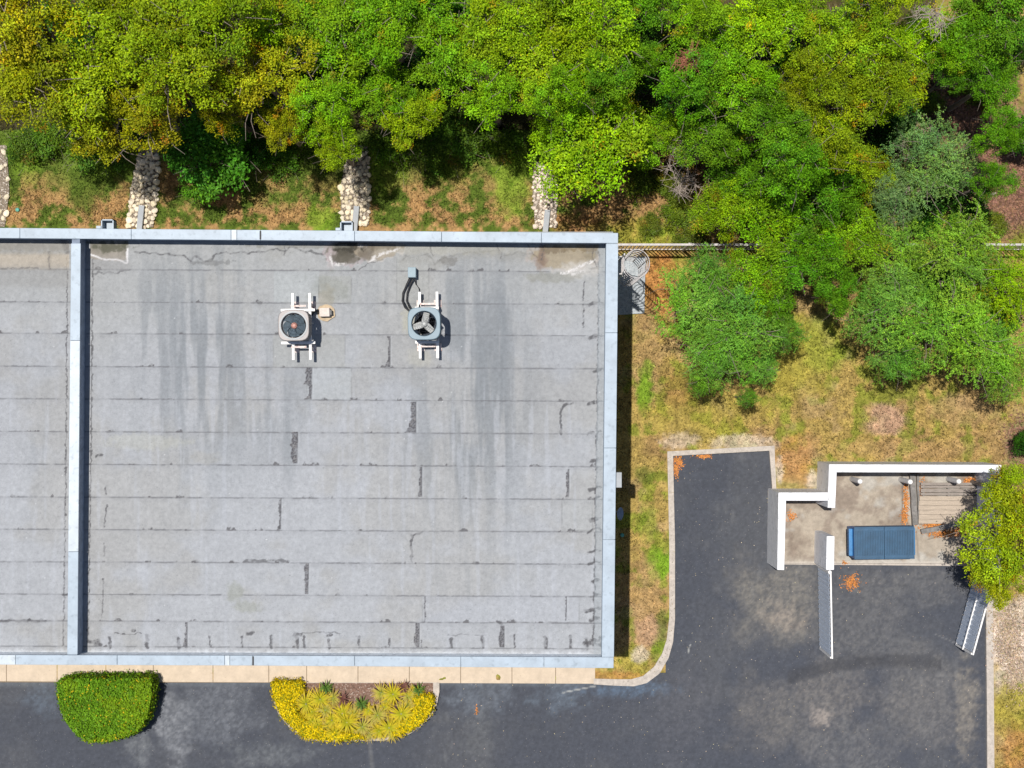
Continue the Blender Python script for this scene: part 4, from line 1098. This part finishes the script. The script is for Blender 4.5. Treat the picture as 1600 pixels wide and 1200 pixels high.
TREES = [
    (640, -35, 70, 'broad', BRIGHT, "green crown mostly above the top edge, centre left"),
    (860, -35, 70, 'broad', YELG, "yellow-green crown mostly above the top edge, over the rightmost rubble strip"),
    (1220, -40, 60, 'broad', GREEN, "green crown mostly above the top edge of the dense stand"),
    (1400, -30, 60, 'broad', OLV2, "olive crown mostly above the top edge, left of the litter clearing"),
    (1010, -25, 60, 'broad', GREEN, "green crown mostly above the top edge, left of the black gap"),
    (1085, -30, 60, 'broad', BRIGHT, "bright green crown mostly above the top edge, over the black gap"),
    (1580, -20, 70, 'broad', GREEN, "dark green crown filling the top right corner"),
    (1510, 60, 40, 'broad', BRIGHT, "green crown at the upper end of the litter clearing"),
    (35, 30, 95, 'broad', OLIVE, "olive-gold broadleaf crown filling the top left corner"),
    (40, 120, 88, 'broad', OLIVE, "olive-gold broadleaf tree at the left edge, just below the corner crown"),
    (150, 95, 100, 'broad', OLV2, "olive broadleaf tree in the back row, second from the left edge"),
    (205, 15, 80, 'broad', OLV2, "olive green crown touching the top edge above the second rubble strip"),
    (120, 168, 70, 'broad', OLIVE, "golden olive tree whose branches droop between the first two rubble strips"),
    (215, 160, 70, 'broad', OLIVE, "golden olive tree overhanging the head of the second rubble strip"),
    (270, 90, 88, 'broad', OLV2, "olive green tree behind the low dark green bush"),
    (325, 140, 48, 'broad', OLIVE, "small golden olive crown just above the low dark green bush"),
    (345, 25, 85, 'broad', OLV2, "olive green crown cut by the top edge, left of the dark gap"),
    (395, 95, 78, 'broad', OLIVE, "yellowish olive tree beside the dark gap in the back row"),
    (418, 170, 42, 'broad', OLIVE, "narrow golden olive crown hanging down right of the dark green bush"),
    (430, 20, 70, 'broad', OLV2, "olive green crown at the top edge right of the dark gap"),
    (520, 35, 80, 'broad', BRIGHT, "fresh green crown at the top edge above the third rubble strip"),
    (505, 150, 58, 'broad', BRIGHT, "fresh green tree just left of the third rubble strip"),
    (512, 200, 44, 'broad', YELG, "small yellow-green crown drooping onto the third rubble strip"),
    (605, 25, 75, 'broad', BRIGHT, "fresh green crown at the top edge right of the third rubble strip"),
    (590, 115, 60, 'broad', BRIGHT, "rounded fresh green tree behind the third rubble strip"),
    (635, 155, 54, 'broad', YELG, "yellow-green rounded crown right of the third rubble strip head"),
    (690, 55, 72, 'broad', BRIGHT, "green tree in the middle of the back row, left of the deep shade"),
    (765, 30, 72, 'broad', YELG, "yellow-green crown at the top edge above the shaded lawn"),
    (775, 125, 62, 'broad', BRIGHT, "green crown bordering the shaded lawn on its right"),
    (840, 60, 78, 'broad', YELG, "yellow-green tree above the rightmost rubble strip"),
    (870, 135, 55, 'broad', BRIGHT, "green crown directly behind the lime tree"),
    (925, 30, 78, 'broad', YELG, "yellow-green crown at the top edge left of the black gap"),
    (945, 110, 52, 'broad', GREEN, "darker green crown between the lime tree and the black gap"),
    (918, 220, 98, 'lime', LIMEC, "bright lime green tree beside the head of the rightmost rubble strip"),
    (1005, 60, 45, 'broad', GREEN, "small green crown beside the black gap at the top"),
    (965, 175, 50, 'lime', LIMEC, "smaller lime green crown joined to the upper right of the big lime tree"),
    (870, 195, 40, 'lime', LIMEC, "smallest lime green crown at the upper left of the big lime tree"),
    (1025, 200, 50, 'lime', BRIGHT, "small green tree touching the lime tree's right side"),
    (1115, 40, 62, 'broad', BRIGHT, "green crown at the top edge right of the black gap"),
    (1085, 125, 58, 'broad', GREEN, "green tree below the reddish dead branch"),
    (1160, 115, 62, 'broad', BRIGHT, "green tree in the dense stand, second from its left side at the back"),
    (1130, 195, 60, 'broad', GREEN, "green crown above the grey dead branches"),
    (1200, 30, 66, 'broad', LIMEC, "light green crown at the top edge in the dense stand"),
    (1215, 180, 58, 'broad', GREEN, "green crown in the middle of the dense stand"),
    (1160, 270, 56, 'lime', GREEN, "green tree right of the grey dead branches"),
    (1130, 325, 52, 'lime', YELG, "yellow-green tree overhanging the picket fence"),
    (1290, 45, 66, 'broad', YELG, "yellow-green crown at the top edge, near the middle of the right-hand stand"),
    (1275, 120, 55, 'broad', OLV2, "olive tinged crown in the right-hand stand below the top row"),
    (1245, 250, 60, 'broad', GREEN, "green crown above the fence line, left of the olive pair"),
    (1380, 55, 66, 'broad', YELG, "yellow-green crown at the top right, left of the litter clearing"),
    (1350, 130, 62, 'broad', OLV2, "olive green crown in the right-hand stand beside the grey-green feathery tree"),
    (1420, 120, 56, 'broad', OLV2, "olive green crown bordering the litter clearing"),
    (1320, 205, 60, 'broad', OLV2, "olive crown left of the grey-green feathery tree"),
    (1300, 290, 62, 'lime', GREEN, "green tree with brownish gaps in front of the olive crowns"),
    (1215, 345, 64, 'lime', BRIGHT, "green tree standing over the middle of the fence"),
    (1370, 260, 46, 'lime', OLV2, "thin olive crown squeezed against the grey-green feathery tree"),
    (1270, 400, 56, 'lime', GREEN, "green tree on the lawn side of the fence, centre of the stand"),
    (1190, 425, 56, 'lime', BRIGHT, "green tree behind the left feathery tree"),
    (1350, 360, 58, 'lime', BRIGHT, "green tree above the lawn bay between the two feathery groups"),
    (1225, 480, 42, 'lime', GREEN, "small green tree at the left side of the lawn bay"),
    (1320, 450, 44, 'lime', GREEN, "small green tree at the head of the lawn bay"),
    (1092, 472, 72, 'feather', FEA, "blue-green feathery tree leaning toward the building's right wall"),
    (1158, 500, 84, 'feather', FEA, "feathery bright green tree, the lower one by the lawn bay's left side"),
    (1128, 560, 56, 'feather', FEA, "sparse feathery crown reaching down onto the lawn"),
    (1195, 566, 42, 'feather', FEA, "smallest feathery crown with a dangling tip over the lawn"),
    (1118, 425, 46, 'feather', FEA, "feathery crown joining the left feathery group to the canopy by the fence"),
    (1105, 600, 22, 'feather', FEA, "tiny feathery sprig hanging over the lawn nearest the building"),
    (1182, 622, 18, 'feather', FEA, "drooping feathery tip lowest on the lawn, left of the bay"),
    (1240, 520, 34, 'feather', FEA, "small blue-green feathery crown just left of the lawn bay's mouth"),
    (1460, 245, 76, 'feather', GRY, "grey-green feathery tree below the litter clearing"),
    (1415, 300, 52, 'feather', GRY, "small grey-green feathery tree at the fence, left of the big one"),
    (1510, 255, 45, 'feather', GRY, "slim grey-green feathery tree at the edge of the brown litter"),
    (1420, 390, 66, 'feather', FEAP, "feathery green tree hiding the fence, right of the lawn bay"),
    (1400, 480, 74, 'feather', FEA, "large feathery tree bordering the lawn bay on its right"),
    (1500, 400, 80, 'feather', FEAP, "broad feathery yellow-green tree right behind the lawn"),
    (1580, 440, 72, 'feather', YELG, "yellow-tinged feathery tree at the right edge above the lawn"),
    (1480, 510, 82, 'feather', FEAP, "large feathery tree whose front overhangs the lawn"),
    (1420, 560, 46, 'feather', FEA, "feathery front crown at the left of the big feathery group"),
    (1560, 540, 66, 'feather', FEAP, "feathery green tree at the right edge in front of the others"),
    (1600, 590, 44, 'feather', FEAP, "lowest feathery crown at the right edge"),
    (1470, 30, 52, 'broad', LIMEC, "light green crown at the top edge over the litter clearing"),
    (1545, 35, 60, 'broad', GREEN, "dark green crown near the top right corner"),
    (1595, 100, 48, 'broad', GREEN, "green crown in the right edge's upper corner, below the corner tree"),
    (1530, 90, 36, 'broad', GREEN, "small dark green crown beside the brown litter clearing"),
    (1590, 190, 40, 'broad', GREEN, "rounded dark green tree at the right edge beside the litter"),
    (1592, 265, 36, 'broad', GREEN, "small rounded dark green tree at the right edge, below its twin"),
    (1588, 840, 80, 'lime', (.34, .42, .008), "yellow-green tree spilling over the right end of the bin enclosure"),
    (1572, 908, 50, 'lime', (.34, .42, .008), "lower yellow-green crown overhanging the right gate"),
    (1592, 768, 50, 'lime', (.34, .42, .008), "yellow-green crown at the right edge beside the enclosure corner"),
    (1614, 690, 24, 'low', DEEP, "dark green bush at the right edge between lawn and enclosure"),
    (330, 245, 76, 'low', (.09, .27, .018), "low dark green bush beside the second rubble strip"),
    (310, 285, 36, 'low', (.14, .34, .018), "small bright bush in front of the low dark green one"),
    (395, 240, 34, 'low', DEEP, "small dark bush right of the low dark green one"),
]
for px, py, r, k, col, lab in TREES:
    if k == 'low': tree("bush", lab, "bush", px, py, r, k, col)
    else: tree("feathery_tree" if k == 'feather' else "broadleaf_tree", lab, "tree", px, py, r, k, col)
SC = [(40, 225, 36), (75, 215, 34), (140, 235, 40), (180, 245, 26), (440, 245, 34), (470, 215, 30), (610, 225, 40), (655, 215, 38), (690, 235, 36), (735, 215, 44), (790, 225, 34), (700, 190, 40), (745, 180, 36), (1060, 60, 34), (985, 170, 34),
      (1000, 280, 30), (1060, 330, 30), (1085, 350, 26), (1045, 285, 26), (1510, 130, 24), (1540, 150, 26), (1490, 90, 30), (1560, 350, 24), (1455, 160, 24), (1535, 30, 40), (1075, 370, 22), (1020, 350, 20)]
for i, (px, py, r) in enumerate(SC):
    where = ("in the shade at the left edge under the golden olive trees" if px < 200 else "in the shade between the second and third rubble strips" if px < 500 else "on the shaded lawn right of the third rubble strip" if px < 850 else
             "in the undergrowth between the lime tree and the picket fence" if px < 1100 else "around the brown leaf litter clearing at upper right")
    tree("shrub", "low green undergrowth shrub " + where, "shrub", px, py, r, 'scrub', (.10, .20, .014) if px < 1000 else (.13, .19, .015), group="undergrowth shrubs " + where)

UND = [(60, 60, 60), (160, 40, 60), (280, 30, 60), (395, 150, 46), (470, 110, 60), (450, 40, 60), (560, 90, 60), (670, 110, 56), (700, 20, 60), (810, 60, 60), (890, 90, 60), (980, 110, 50), (1000, 20, 46), (1060, 160, 44), (1150, 60, 60), (1180, 160, 60), (1240, 100, 60), (1250, 200, 56),
       (1320, 100, 60), (1340, 40, 60), (1400, 180, 50), (1300, 250, 50), (1210, 300, 50), (1350, 320, 46), (1260, 350, 46), (1450, 330, 46), (1500, 440, 60), (1430, 440, 50), (1550, 480, 56), (1520, 330, 40), (1580, 60, 46), (1600, 210, 36), (1440, 60, 44), (600, -10, 60), (880, -10, 60), (1200, -10, 60)]
for px, py, r in UND:
    where = "under the back row of trees" if py < 170 and px < 1110 else "under the dense stand on the right"
    tree("understorey_bush", "dark green understorey bush glimpsed through gaps " + where, "bush", px, py, r, 'low', DEEP, group="understorey bushes " + where)

# bare dead branches
def dead(label, px, py, z, L_, n, seed, col=M_DEAD):
    r_ = random.Random(seed); b = B(); c = P(px, py, z)
    b.path([(0, 0, -z + .05), (.1, .05, -z * .4), (0, 0, 0)], [.05, .035, .02], n=6)
    for k in range(n):
        a = r_.gauss(seed * 2.1, .75); e = Vector((math.cos(a), math.sin(a), r_.uniform(-.3, .35))) * L_ * r_.uniform(.4, 1); mid = e * .5 + Vector((r_.gauss(0, .08), r_.gauss(0, .08), .1))
        b.path([(0, 0, 0), mid, e], [.012, .008, .004], n=5)
        for j in range(9):
            s_ = mid.lerp(e, r_.uniform(0, .9)); b.path([s_, s_ + Vector((r_.gauss(0, .2), r_.gauss(0, .2), r_.gauss(0, .1)))], [.008, .004], n=4)
    o = b.build("dead_branch", col); o.location = c; tag(o, label, "branch")


dead("grey dead branch tangle in the gap right of the lime tree", 1078, 245, 2.6, 1.0, 16, 1)
dead("second grey dead branch, hanging below the first by the fence", 1073, 275, 2.0, .7, 14, 2)
dead("reddish dried branch near the black gap at the top", 1066, 90, 6.0, .5, 20, 3, mat("red_brown_twig", (.34, .14, .08), .9))
dead("bare dead twigs in the litter clearing at upper right", 1465, 20, 5.6, .8, 14, 5)
for (a, c_, lab) in [((1541, 307), (1556, 301), "short pale cut branch lying in the brown litter"), ((1530, 310), (1536, 325), "thin pale stick lying in the brown litter beside the cut branch")]:
    plank("branch_piece", lab, "branch", a, c_, .05, .05, .15, M_DEAD)

# ---------------------------------------------------------------- clipped hedge island
def leafy(name, poly_top, z0, z1, n, ll, lw, colf, seed, mname, parent=None, jit=.03, tag_=None, domed=0):
    rng = np.random.default_rng(seed); xs = np.array([p[0] for p in poly_top]); ys = np.array([p[1] for p in poly_top])
    Pt = []; Nt = []
    while sum(len(a) for a in Pt) < n:
        u = rng.uniform(xs.min(), xs.max(), 4000); v = rng.uniform(ys.min(), ys.max(), 4000); k = inside(u, v, poly_top)
        u, v = u[k], v[k]
        dd = seg_d(u, v, poly_top + [poly_top[0]]); drop = domed * np.exp(-dd / 5.0)
        bump_ = (fbm(u, v, 9, 3, seed) - .5) * .10
        s = (CH - z1) / FPX
        Pt.append(np.stack([(u - 800) * s, (600 - v) * s, z1 + bump_ - drop + rng.normal(0, jit, len(u))], 1))
        nn = rng.normal(size=(len(u), 3)) * .45 + np.array([0, 0, 1]); Nt.append(nn)
    # sides
    per = poly_top + [poly_top[0]]; ns = n // 2
    for (a, c_) in zip(per[:-1], per[1:]):
        L_ = math.hypot(a[0] - c_[0], a[1] - c_[1]); m_ = int(ns * L_ / sum(math.hypot(p[0] - q[0], p[1] - q[1]) for p, q in zip(per[:-1], per[1:])))
        f = rng.random(m_); s = (CH - z1) / FPX
        A = np.array([(a[0] - 800) * s, (600 - a[1]) * s]); D = np.array([(c_[0] - 800) * s, (600 - c_[1]) * s]); d = D - A; nrm = np.array([d[1], -d[0]]); nrm = nrm / (np.linalg.norm(nrm) + 1e-9)
        pos = A + f[:, None] * d + rng.normal(0, jit, (m_, 1)) * nrm
        Pt.append(np.concatenate([pos, rng.uniform(z0 + .05, z1, (m_, 1))], 1))
        sg = 1 if sum((p[0] - q[0]) * (p[1] + q[1]) for p, q in zip(per[:-1], per[1:])) < 0 else -1
        nn = rng.normal(size=(m_, 3)) * .5; nn[:, :2] += nrm * sg; Nt.append(nn)
    Cn = np.concatenate(Pt); Nn = np.concatenate(Nt); Nn /= np.linalg.norm(Nn, axis=1)[:, None]
    m_ = len(Cn); V, F = leaves(Cn, Nn, ll * rng.uniform(.7, 1.3, m_), lw * rng.uniform(.7, 1.3, m_), rng)
    me = npmesh(mname, V, F, col=np.repeat(colf(rng, Cn), 4, 0)); o = link(mname, me, M_LEAF, parent); o.color = (1, 1, 1, 1); return o


HED = [(89, 1066), (110, 1061), (235, 1060), (237, 1075), (236, 1090), (229, 1122), (215, 1142), (190, 1153), (160, 1159), (140, 1160), (125, 1152), (108, 1134), (96, 1112), (91, 1090)]
def hcol(rng, Cn):
    n = len(Cn); c = np.tile(np.array([.12, .25, .012]), (n, 1)) * rng.uniform(.6, 1.45, n)[:, None]
    q = fbm(Cn[:, 0], Cn[:, 1], .5, 3, 9); c[q > .58] *= np.array([1.35, 1.12, .9]); y = rng.random(n) < .03; c[y] = (.6, .45, .02); return c
c = P(165, 1105, 0)
t = thing("clipped_hedge", "flat-topped clipped green hedge filling the left planting island", "hedge", (c.x, c.y, .05), 0)
o = leafy("h", HED, .1, .95, 15000, .075, .042, hcol, 5, "foliage", t, jit=.045); o.location = -Vector(t.location)
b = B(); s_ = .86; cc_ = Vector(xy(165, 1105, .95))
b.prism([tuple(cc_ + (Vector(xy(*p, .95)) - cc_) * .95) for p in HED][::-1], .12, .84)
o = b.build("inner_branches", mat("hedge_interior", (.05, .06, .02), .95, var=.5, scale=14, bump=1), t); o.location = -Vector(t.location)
gz = lambda p, k, c0: tuple(c0 + (Vector(xy(*p)) - c0) * k)
hb = [(97, 1064), (241, 1062), (242, 1078), (240, 1092), (233, 1119), (219, 1138), (196, 1148), (166, 1153), (148, 1152), (132, 1144), (116, 1128), (104, 1108), (99, 1088)]
b = B(); b.prism([xy(*p) for p in hb][::-1], -.04, .11); o = b.build("kerb", M_KERB, bevel=.01); tag(o, "grey kerb round the clipped hedge island", kind="structure")

# ---------------------------------------------------------------- yellow planting island
BED = [(425, 1065), (687, 1065), (687, 1080), (683, 1100), (674, 1118), (658, 1134), (640, 1146), (600, 1156), (500, 1157), (478, 1154), (455, 1138), (436, 1115), (428, 1092)]
b = B(); b.prism([xy(*p) for p in BED][::-1], -.04, .12); o = b.build("kerb", M_KERB, bevel=.01); tag(o, "pale kerb round the yellow planting island", kind="structure")
BEDI = [(432, 1066), (677, 1066), (677, 1080), (673, 1098), (664, 1114), (650, 1128), (634, 1139), (600, 1149), (503, 1150), (484, 1147), (463, 1133), (445, 1111), (437, 1090)]
b = B(); b.prism([xy(*p) for p in BEDI][::-1], .02, .135); o = b.build("planting_soil", M_SOIL); tag(o, "brown mulch in the planting island", kind="structure")
def ycol(rng, Cn):
    n = len(Cn); c = np.tile(np.array([.72, .55, .008]), (n, 1)) * rng.uniform(.6, 1.3, n)[:, None]; q = rng.random(n) < .22; c[q] = np.array([.22, .25, .015]) * rng.uniform(.7, 1.3, (q.sum(), 1)); return c
for poly, lab, n, sd in [([(424, 1066), (470, 1065), (474, 1080), (464, 1095), (462, 1112), (478, 1128), (510, 1142), (560, 1148), (572, 1154), (540, 1157), (500, 1157), (476, 1153), (455, 1137), (437, 1115), (427, 1090)], "golden low shrub border curving along the left of the yellow island", 6500, 61),
                         ([(644, 1092), (656, 1086), (676, 1088), (677, 1096), (673, 1112), (662, 1126), (645, 1140), (622, 1150), (612, 1147), (624, 1132), (640, 1118), (650, 1104)], "golden low shrub border along the right of the yellow island", 3200, 62)]:
    c = P(poly[0][0], poly[0][1], 0); t = thing("golden_shrub_border", lab, "hedge", (c.x, c.y, .1), 0)
    o = leafy("y", poly, .12, .42, n, .06, .045, ycol, sd, "foliage", t, jit=.05, domed=.10); o.location = -Vector(t.location)


def spiky_mesh(name, R, n, seed, cols):
    rng = np.random.default_rng(seed); V = []; F = []; T = []
    for i in range(n):
        a = rng.uniform(0, 6.283); el = rng.uniform(.05, 1.25) ** 1.0; L_ = R * rng.uniform(.8, 1.15) * (.75 + .3 * math.cos(el)); w = .019 * rng.uniform(.8, 1.2)
        d = np.array([math.cos(a), math.sin(a), 0]); s = np.array([-math.sin(a), math.cos(a), 0]); base = len(V)
        z0 = .12 + rng.uniform(0, .18)
        for j in range(5):
            f = j / 4; r = L_ * f * math.cos(el * (1 - .45 * f)); z = z0 + L_ * f * math.sin(el * (1 - .45 * f)) - .25 * L_ * f * f
            ww = w * (1 - f) ** .6 * (.6 + 1.2 * f * (1 - f) * 2) + .001
            p = d * r + np.array([0, 0, z]); V += [p - s * ww, p + s * ww]
            cc = cols[0] * (1 - f) + cols[1] * f; k = rng.uniform(.85, 1.15); T += [cc * k, cc * k * 1.15]
        for j in range(4): F.append((base + 2 * j, base + 2 * j + 1, base + 2 * j + 3, base + 2 * j + 2))
    return npmesh(name, np.array(V), np.array(F), col=np.clip(np.array(T), 0, 1))


YS = (np.array([.30, .34, .02]), np.array([.60, .43, .02])); YS2 = (np.array([.25, .30, .03]), np.array([.52, .37, .09]))
SPK = [spiky_mesh("rosette", .44, 70, 71, YS), spiky_mesh("rosette", .44, 62, 72, YS2), spiky_mesh("rosette", .44, 76, 73, YS)]
for m_ in SPK: m_.materials.append(M_LEAF)
GRN_SP = spiky_mesh("rosette", .25, 40, 74, (np.array([.05, .11, .02]), np.array([.12, .2, .03]))); GRN_SP.materials.append(M_LEAF)
RED_SP = spiky_mesh("rosette", .25, 30, 75, (np.array([.12, .05, .04]), np.array([.2, .09, .07]))); RED_SP.materials.append(M_LEAF)
b = B(); b.tube((0, 0, 0), (0, 0, .3), .035, .02, n=8); ST = b.build("stem", M_BARK).data; bpy.data.objects.remove(bpy.data.objects["stem"])
for i, (px, py, s, k) in enumerate([(478, 1100, 1.0, 0), (500, 1093, .95, 0), (520, 1092, .75, 1), (508, 1110, .85, 1), (488, 1128, .85, 0), (497, 1137, .85, 0), (512, 1135, .7, 1), (535, 1115, .95, 0), (542, 1128, 1.1, 2), (552, 1117, .8, 1), (523, 1146, .9, 2), (566, 1136, .9, 1), (590, 1118, .9, 1), (608, 1137, 1.0, 0), (613, 1148, .7, 1),
                                    (595, 1083, .8, 1), (614, 1085, .95, 0), (637, 1088, .8, 1), (627, 1115, 1.05, 0), (636, 1105, .8, 1), (652, 1100, .6, 0), (478, 1147, .6, 2), (583, 1128, .7, 1), (600, 1106, .6, 0), (553, 1142, .7, 0), (576, 1146, .75, 1), (592, 1143, .8, 2), (622, 1134, .8, 0), (640, 1122, .7, 1), (518, 1126, .8, 0), (487, 1113, .8, 2), (575, 1112, .6, 0), (560, 1105, .5, 1), (604, 1097, .6, 1), (648, 1086, .7, 2), (464, 1090, .7, 1)]):
    c = P(px, py, .4); t = thing("spiky_plant", "yellow spiky rosette plant in the mulch of the yellow island", "plant", (c.x, c.y, .12), i * 1.3, "spiky yellow rosettes in the planting island")
    t.scale = (s, s, s); o = link("rosette", SPK[k], None, t); o.color = (1, 1, 1, 1); link("stem", ST, None, t)
for px, py, m_, lab in [(565, 1098, GRN_SP, "small green spiky plant in the bare mulch of the yellow island"), (510, 1073, GRN_SP, "tiny green rosette at the back left of the yellow island"), (654, 1077, GRN_SP, "tiny green rosette at the back right of the yellow island"), (630, 1072, RED_SP, "dark reddish spiky plant at the back of the yellow island"), (535, 1090, RED_SP, "dark reddish rosette left of the bare mulch patch")]:
    c = P(px, py, .2); o = link("rosette_plant", m_); o.location = (c.x, c.y, .1); o.color = (1, 1, 1, 1); tag(o, lab, "plant")

# ---------------------------------------------------------------- grass blades and litter (nobody could count them)
rng = np.random.default_rng(8)
n = 400000
u = rng.uniform(-60, 1660, n); v = rng.uniform(190, 1260, n)
k = ~inside(u, v, LOT) & ~((u < 950) & (v > 352)) & ~inside(u, v, PAD) & ~((u < 1010) & (u > 930) & (v > 398) & (v < 495)) & ~((u > 1205) & (u < 1545) & (v > 740) & (v < 890)) & ~((v > 1040) & (u < 1043) & (u > 1020))
for poly, *_ in RUNS: k &= ~inside(u, v, poly)
k &= (seg_d(u, v, ISL_IN[:12]) > 4) & (seg_d(u, v, [(1545, 900), (1547, 1300)]) > 9) & ~((v > 1055) & (u < 1540))
u, v = u[k], v[k]; n = len(u)
col = grass_col(u[None, :], v[None, :])[0] * rng.uniform(.35, 2.0, n)[:, None]
s = CH / FPX; X = (u - 800) * s; Y = (600 - v) * s; a = rng.uniform(0, 6.283, n); L_ = rng.uniform(.04, .11, n); w = rng.uniform(.008, .022, n); ht = rng.uniform(.02, .10, n)
d = np.stack([np.cos(a), np.sin(a)], 1); q = np.stack([-np.sin(a), np.cos(a)], 1); base = np.stack([X, Y], 1)
V = np.stack([np.concatenate([base - q * w[:, None], np.full((n, 1), GRASS - .01)], 1), np.concatenate([base + q * w[:, None], np.full((n, 1), GRASS - .01)], 1), np.concatenate([base + d * L_[:, None], (GRASS + ht)[:, None]], 1)], 1).reshape(-1, 3)
me = npmesh("grass", V, None, np.arange(3 * n).reshape(-1, 3), col=np.repeat(col, 3, 0))
tag(link("grass", me, mat("grass_blades", None, .7, attr=True, var=0, bump=0, transl=.2, spec=.2)), "short patchy grass and thatch on the lawn", "grass", kind="stuff")


def litter(name, label, spots, seed, base, lsz=.05, z=.03):
    rng = np.random.default_rng(seed); Cn = []
    for (x, y, rx, ry, n, zz) in spots:
        p = rng.normal(size=(n, 2)) * .5; uu = x + p[:, 0] * rx; vv = y + p[:, 1] * ry; s = (CH - zz) / FPX
        Cn.append(np.stack([(uu - 800) * s, (600 - vv) * s, zz + rng.uniform(.0, .03, n)], 1))
    Cn = np.concatenate(Cn); n = len(Cn); Nn = rng.normal(size=(n, 3)) * .35 + np.array([0, 0, 1]); Nn /= np.linalg.norm(Nn, axis=1)[:, None]
    V, F = leaves(Cn, Nn, lsz * rng.uniform(.7, 1.4, n), lsz * .6 * rng.uniform(.7, 1.3, n), rng, curl=.3)
    T = np.array(base) * rng.uniform(.5, 1.45, (n, 1)) * np.stack([np.ones(n), rng.uniform(.9, 1.1, n), rng.uniform(.8, 1.15, n)], 1)
    o = link(name, npmesh(name, V, F, col=np.repeat(T, 4, 0)), M_LITT); tag(o, label, "leaf litter", kind="stuff")


litter("fallen_leaves", "orange fallen leaves drifted in the bin enclosure", [(1330, 909, 13, 12, 300, .01), (1060, 722, 8, 10, 220, .01), (1056, 735, 5, 12, 120, .01), (1100, 713, 14, 3, 120, .01), (1237, 807, 8, 8, 90, .05), (1415, 785, 4, 30, 260, .05), (1412, 805, 5, 16, 120, .05), (1441, 765, 4, 16, 160, .05), (1516, 752, 12, 6, 260, .06), (1460, 820, 22, 5, 330, .06), (1475, 834, 26, 5, 330, .06), (1500, 828, 10, 6, 120, .06), (1320, 880, 6, 3, 30, .04), (1385, 1085, 60, 4, 0, .01), (745, 1110, 4, 6, 25, .01)], 31, (.52, .21, .06))
rng2 = random.Random(9)
litter("scattered_leaves", "stray pale leaves and grit scattered on the asphalt", [(rng2.uniform(700, 1535), rng2.uniform(720, 1200), 1, 1, 1, .006) for _ in range(520)], 33, (.40, .34, .26), lsz=.035)
litter("brown_leaf_litter", "brown leaf litter covering the clearing at the upper right", [(1500, 150, 60, 90, 3500, .11), (1560, 250, 60, 90, 3500, .11), (1570, 320, 50, 30, 1200, .11), (1110, 250, 60, 50, 900, .11), (1590, 690, 20, 40, 500, .11)], 35, (.24, .13, .085), lsz=.09)
litter("pebbles_and_leaves", "bleached leaves and grit on the verge below the right-hand tree", [(1575, 985, 26, 50, 1200, .12), (1585, 1040, 20, 40, 700, .12)], 37, (.40, .30, .21), lsz=.06)
